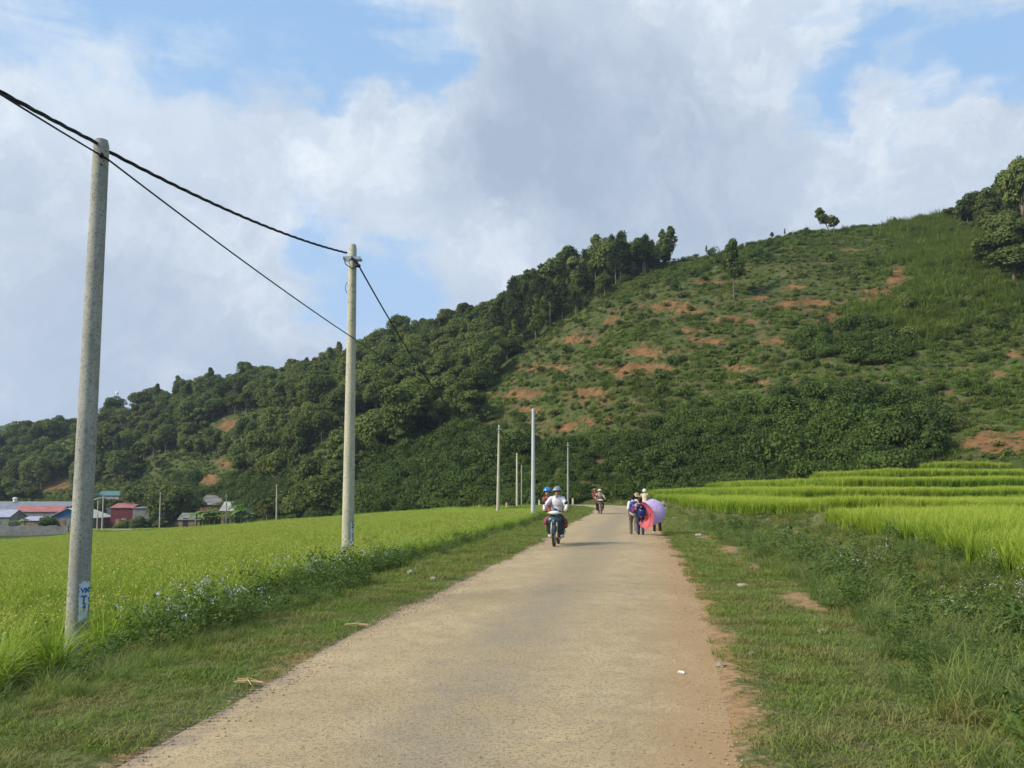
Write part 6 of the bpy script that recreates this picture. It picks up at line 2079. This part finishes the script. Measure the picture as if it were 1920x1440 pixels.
x, y, z = gp(1187.5, 29.6)
k1 = .90
J = walk(k1, 1, .04)
J['tor'] = Vector((-.12, .16 * 1.1 + .02, -.03)) * k1 + Vector((0, 0, .09)); J['anr'] = Vector((-.10, .20, .15)) * k1
person("black-haired schoolchild in a white top, grey-brown trousers and yellow boots, seen from behind", x, y, z, math.pi, J,
       dict(shirt=C_WHITE, sleeve=.5, trousers=C_TAUPE, shoes=C_BOOT, boot=.10, hair=C_HAIR, curl=.5, palm=(1, 0, 0), face=False, headk=1.12), k1, .95)
backpack("royal blue school backpack with pink and white badge on the taller child", x, y - .16 * k1, z + 1.12 * k1, math.pi, 1.0, B_BLUE, B_MULTI,
         [(-.035, .075, .05, .018, cloth("white_print", (.7, .7, .75))), (.045, .07, .035, .022, cloth("pink_print", (.7, .2, .28))), (-.05, -.06, .03, .03, cloth("yellow_print", (.5, .35, .08))), (.04, -.10, .035, .03, cloth("red_print", (.5, .08, .06)))], 1)
x2, y2, z2 = gp(1200.5, 29.4)
k2 = .845
J = walk(k2, .35, .02, armsl=dict(ell=(.26, -.02, 1.04), wrl=(.30, -.14, .95)))
person("dark-haired schoolchild in a pink collar and dark jeans holding the red umbrella, seen from behind", x2, y2, z2, math.pi, J,
       dict(shirt=C_PINK, sleeve=.55, trousers=C_NAVY, shoes=C_NAVY, hair=C_HAIRB, hairlen=.07, curl=1.3, palm=(0, -1, 0), face=False, headk=1.12), k2, .95)
backpack("navy blue school backpack with small yellow marks on the shorter child", x2, y2 - .16 * k2, z2 + 1.08 * k2, math.pi, 1.05, B_NAVY, B_BLUE2,
         [(.0, .11, .022, .02, cloth("pale_print", (.4, .5, .65))), (.05, .02, .022, .018, cloth("gold_print", (.6, .5, .2))), (.03, -.01, .018, .014, cloth("white_print", (.7, .7, .72)))], 2)
# red umbrella, open towards the child's side
M_CORAL = mat_thin("coral_red_nylon", (0.85, 0.17, 0.19))
hand2 = Vector((x2, y2, z2)) + Matrix.Rotation(math.pi, 3, 'Z') @ Vector((-.30 * k2, -.14 * k2, .95 * k2))
rc_ = P(1208, 967, 29.0)
umbrella("coral red open umbrella held sideways by the shorter child", rc_, (.82, .40, .10), .50, .27, M_CORAL, .52, M_BLACKPL)
# child with the lilac umbrella
x3, y3, z3 = gp(1231.5, 30.6)
k3 = .80
J = walk(k3, .25, .02, wide=.05, armsl=dict(neck=(-.25, -.10, 1.26), head=(-.36, -.13, 1.37), shl=(-.08, -.09, 1.22), shr=(-.37, -.07, 1.17), ell=(.10, .10, 1.0), wrl=(.06, .25, 1.02), elr=(-.34, .08, .96), wrr=(-.12, .22, 1.0)))
person("child with a brown straw hat, black leggings and pale sandals behind the lilac umbrella", x3, y3, z3, math.pi, J,
       dict(shirt=C_CREAM, sleeve=.9, trousers=C_BLACK, tlen=.93, shoes=C_SANDAL, hair=C_HAIR, hat=C_STRAW2, curl=1.1, palm=(0, -1, 0), face=False, headk=1.1), k3, .9)
umbrella("lilac flower-patterned open umbrella with its top turned to the camera", P(1224, 960, 30.0), (-.16, -1, .08), .485, .20, mat_floral("lilac_floral_nylon"), .55, M_STEEL)
# taller girl in the straw hat walking ahead of the boys
x4, y4, z4 = gp(1194.5, 32.4)
person("child in a wide straw hat walking just ahead of the two backpack wearers", x4, y4, z4, math.pi, walk(.93, -.8, .05),
       dict(shirt=C_CREAM, sleeve=.95, trousers=C_NAVY, shoes=C_BLACK, hair=C_HAIR, hat=C_STRAW, hairlen=.06, curl=.6, palm=(1, 0, 0), face=False, headk=1.12), .93, .9)

# ------------------------------------------------------------------ stones, litter, gravel
M_STONE = mat_plain("pale_stone", (0.31, 0.265, 0.19), .95, .2, 10, bump=.4)
M_WSTONE = mat_plain("whitish_stone", (0.42, 0.39, 0.32), .95, .15, 10)
M_PAPER = mat_plain("white_paper", (0.72, 0.71, 0.68), .9, .05)
M_STRAWM = mat_plain("dry_straw", (0.55, 0.40, 0.20), .9, .2, 30)


def flatY(px, py):
    r = ray(px, py)
    ys = np.linspace(3, 80, 3000)
    zz = height(r.x * ys, ys); k = np.argmax(zz > CAMZ + r.z * ys)
    return float(ys[k])


def rock(px, py, size, label, mat, seed, flat=.55):
    Y = flatY(px, py); p_ = P(px, py, Y)
    q = MB(); g = np.random.default_rng(seed)
    q.ell((0, 0, 0), (1, .8, flat), None, 12, 8)
    q.v = [v * (1 + .22 * float(g.standard_normal()) * .6) for v in q.v]
    q.v = [v * size for v in q.v]
    o = q.build("stone", mat, None, smooth=False)
    o.location = (p_.x, Y, ground_z(p_.x, Y) + size * flat * .35); o.rotation_euler = (0, 0, g.uniform(0, 6))
    tag(o, label, "stone")


rock(769, 1077, .085, "whitish stone in the left verge beyond the beige pole, the left one of two", M_WSTONE, 1, .7)
rock(812, 1088, .085, "whitish stone in the left verge beyond the beige pole, the right one of two", M_WSTONE, 2)
rock(1544, 1186, .075, "flat pale stone in the grass of the right verge", M_STONE, 3, .4)
rock(1408, 1229, .045, "small pale stone near the right road edge, farther of two", M_STONE, 4)
rock(1350, 1250, .05, "small yellowish stone at the right road edge", M_STONE, 5)
rock(1310, 1005, .16, "pale stone far along the right verge", M_WSTONE, 6, .4)
rock(1392, 1100, .10, "pale flat stone beside the worn path in the right verge", M_STONE, 7, .4)


def scrap(px, py, w, h_, mat, label, cat, name, rz=0):
    Y = flatY(px, py); p_ = P(px, py, Y)
    q = MB(); n = 5
    V = [((i / n - .5) * w, (j / n - .5) * h_, .012 + .012 * math.sin(i * 1.7 + j)) for j in range(n + 1) for i in range(n + 1)]
    q.add(V, [[j * (n + 1) + i, j * (n + 1) + i + 1, (j + 1) * (n + 1) + i + 1, (j + 1) * (n + 1) + i] for j in range(n) for i in range(n)])
    o = q.build(name, mat); o.location = (p_.x, Y, ground_z(p_.x, Y) + .05); o.rotation_euler = (0, 0, rz)
    tag(o, label, cat)


scrap(1278, 1275, .045, .06, M_PAPER, "small white paper scrap on the right half of the road", "litter", "paper_scrap", .3)
scrap(1386, 1055, .10, .10, mat_plain("red_wrapper_foil", (.55, .08, .05), .5, .1), "little red wrapper in the right verge", "litter", "sweet_wrapper", .8)
scrap(1264, 973, .2, .2, M_PAPER, "white litter scrap in the grass right of the lilac umbrella", "litter", "paper_scrap", .4)


def straw(px, py, L, seed, label):
    Y = flatY(px, py); p_ = P(px, py, Y); g = np.random.default_rng(seed)
    q = MB()
    for k in range(9):
        a = g.normal(0, .5); c = g.normal(0, .02, 2)
        q.tube([(c[0] - L / 2 * math.cos(a), c[1] - L / 2 * math.sin(a), .01 + .02 * g.random()), (c[0], c[1], .03 * g.random() + .012), (c[0] + L / 2 * math.cos(a), c[1] + L / 2 * math.sin(a), .01)], .003, 4)
    o = q.build("dry_straw", M_STRAWM); o.location = (p_.x, Y, ground_z(p_.x, Y) + .02)
    tag(o, label, "straw")


straw(465, 1288, .19, 1, "wisp of dry straw at the left road edge, the nearer one")
straw(668, 1177, .26, 2, "tuft of dry straw at the left road edge, the farther one")

# loose gravel along the edges (nobody could count it)
g = np.random.default_rng(33)
PEB = []
for k in range(3):
    q = MB(); q.ell((0, 0, 0), (1, .8, .6), None, 7, 5); gg = np.random.default_rng(k); q.v = [v * (1 + .15 * float(gg.standard_normal())) for v in q.v]
    o = q.build("pebble", mat_plain("gravel_stone", ((.30, .235, .16), (.42, .33, .21), (.35, .27, .18))[k], .95, .3, 30), smooth=False); COL.objects.unlink(o); PEB.append(o)
pts = []
n = 9000
ii = g.integers(np.argmin(abs(RD[:, 1] - 3)), np.argmin(abs(RD[:, 1] - 30)), n)
side = np.where(g.random(n) < .62, -1, 1)
hw_ = np.where(side < 0, RD[ii, 3], RD[ii, 4])
lat = side * (hw_ - np.abs(g.normal(0, .20, n)) + .03)
mid = g.random(n) < .12
lat = np.where(mid, g.uniform(-1.9, 1.9, n), lat)
gx, gy = RD[ii, 0] + rn[ii, 0] * lat, RD[ii, 1] + rn[ii, 1] * lat
gz_ = RD[ii, 2] + np.where(np.abs(lat) < hw_ - .05, .034 - .04 * np.abs(lat / hw_) ** 4, .0)
s_ = g.uniform(.002, .008, n) * np.where(mid, .7, 1) * (1 + gy / 25)
scatter("loose_gravel", np.stack([gx, gy, gz_], 1), PEB, g.integers(0, 3, n), g.uniform(0, 6, (n, 3)) * np.array([.1, .1, 1]), np.stack([s_] * 3, 1), "loose gravel scattered along the road edges", None)

# bushy flowering weeds beside the near rice
FW = [weed("foliage", 900 + k, .56, .42, 620, .028, 34, M_FLOWER) for k in range(3)]
g = np.random.default_rng(77)
for k, (px, py, sc_, where) in enumerate(((300, 1225, 1.0, "right of the tall grey pole"), (345, 1205, 1.15, "right of the tall grey pole"), (392, 1190, 1.1, "right of the tall grey pole"), (440, 1180, .8, "right of the tall grey pole"),
                                          (640, 1098, 1.0, "in front of the beige pole"), (675, 1085, 1.15, "in front of the beige pole"), (715, 1074, 1.0, "in front of the beige pole"), (610, 1110, .8, "in front of the beige pole"))):
    Y = flatY(px, py); p_ = P(px, py, Y)
    o = bpy.data.objects.new("flowering_weed", FW[k % 3].data); COL.objects.link(o)
    o.location = (p_.x, Y, ground_z(p_.x, Y) - .02); o.scale = (sc_, sc_, sc_ * (1 + .15 * g.random())); o.rotation_euler = (0, 0, g.uniform(0, 6))
    tag(o, f"leafy weed bush topped with lilac flowers {where}", "weed", f"flowering weeds {where}")

# ------------------------------------------------------------------ air
def build_haze():
    q = MB()
    q.box((0, 1600, 200), (9000, 5600, 430))
    for i, v in enumerate(q.v): q.v[i] = v
    m, t, out = new_mat("haze_air")
    pv = t.node('ShaderNodeVolumePrincipled')
    pv.inputs['Color'].default_value = (0.72, 0.82, 1.0, 1)
    pv.inputs['Density'].default_value = HAZE
    pv.inputs['Anisotropy'].default_value = 0.2
    t.l.new(pv.outputs[0], out.inputs['Volume'])
    o = q.build("haze", m, smooth=False)
    tag(o, "thin bluish haze in the valley air", None, None, 'stuff')


HAZE = 0.0002
build_haze()
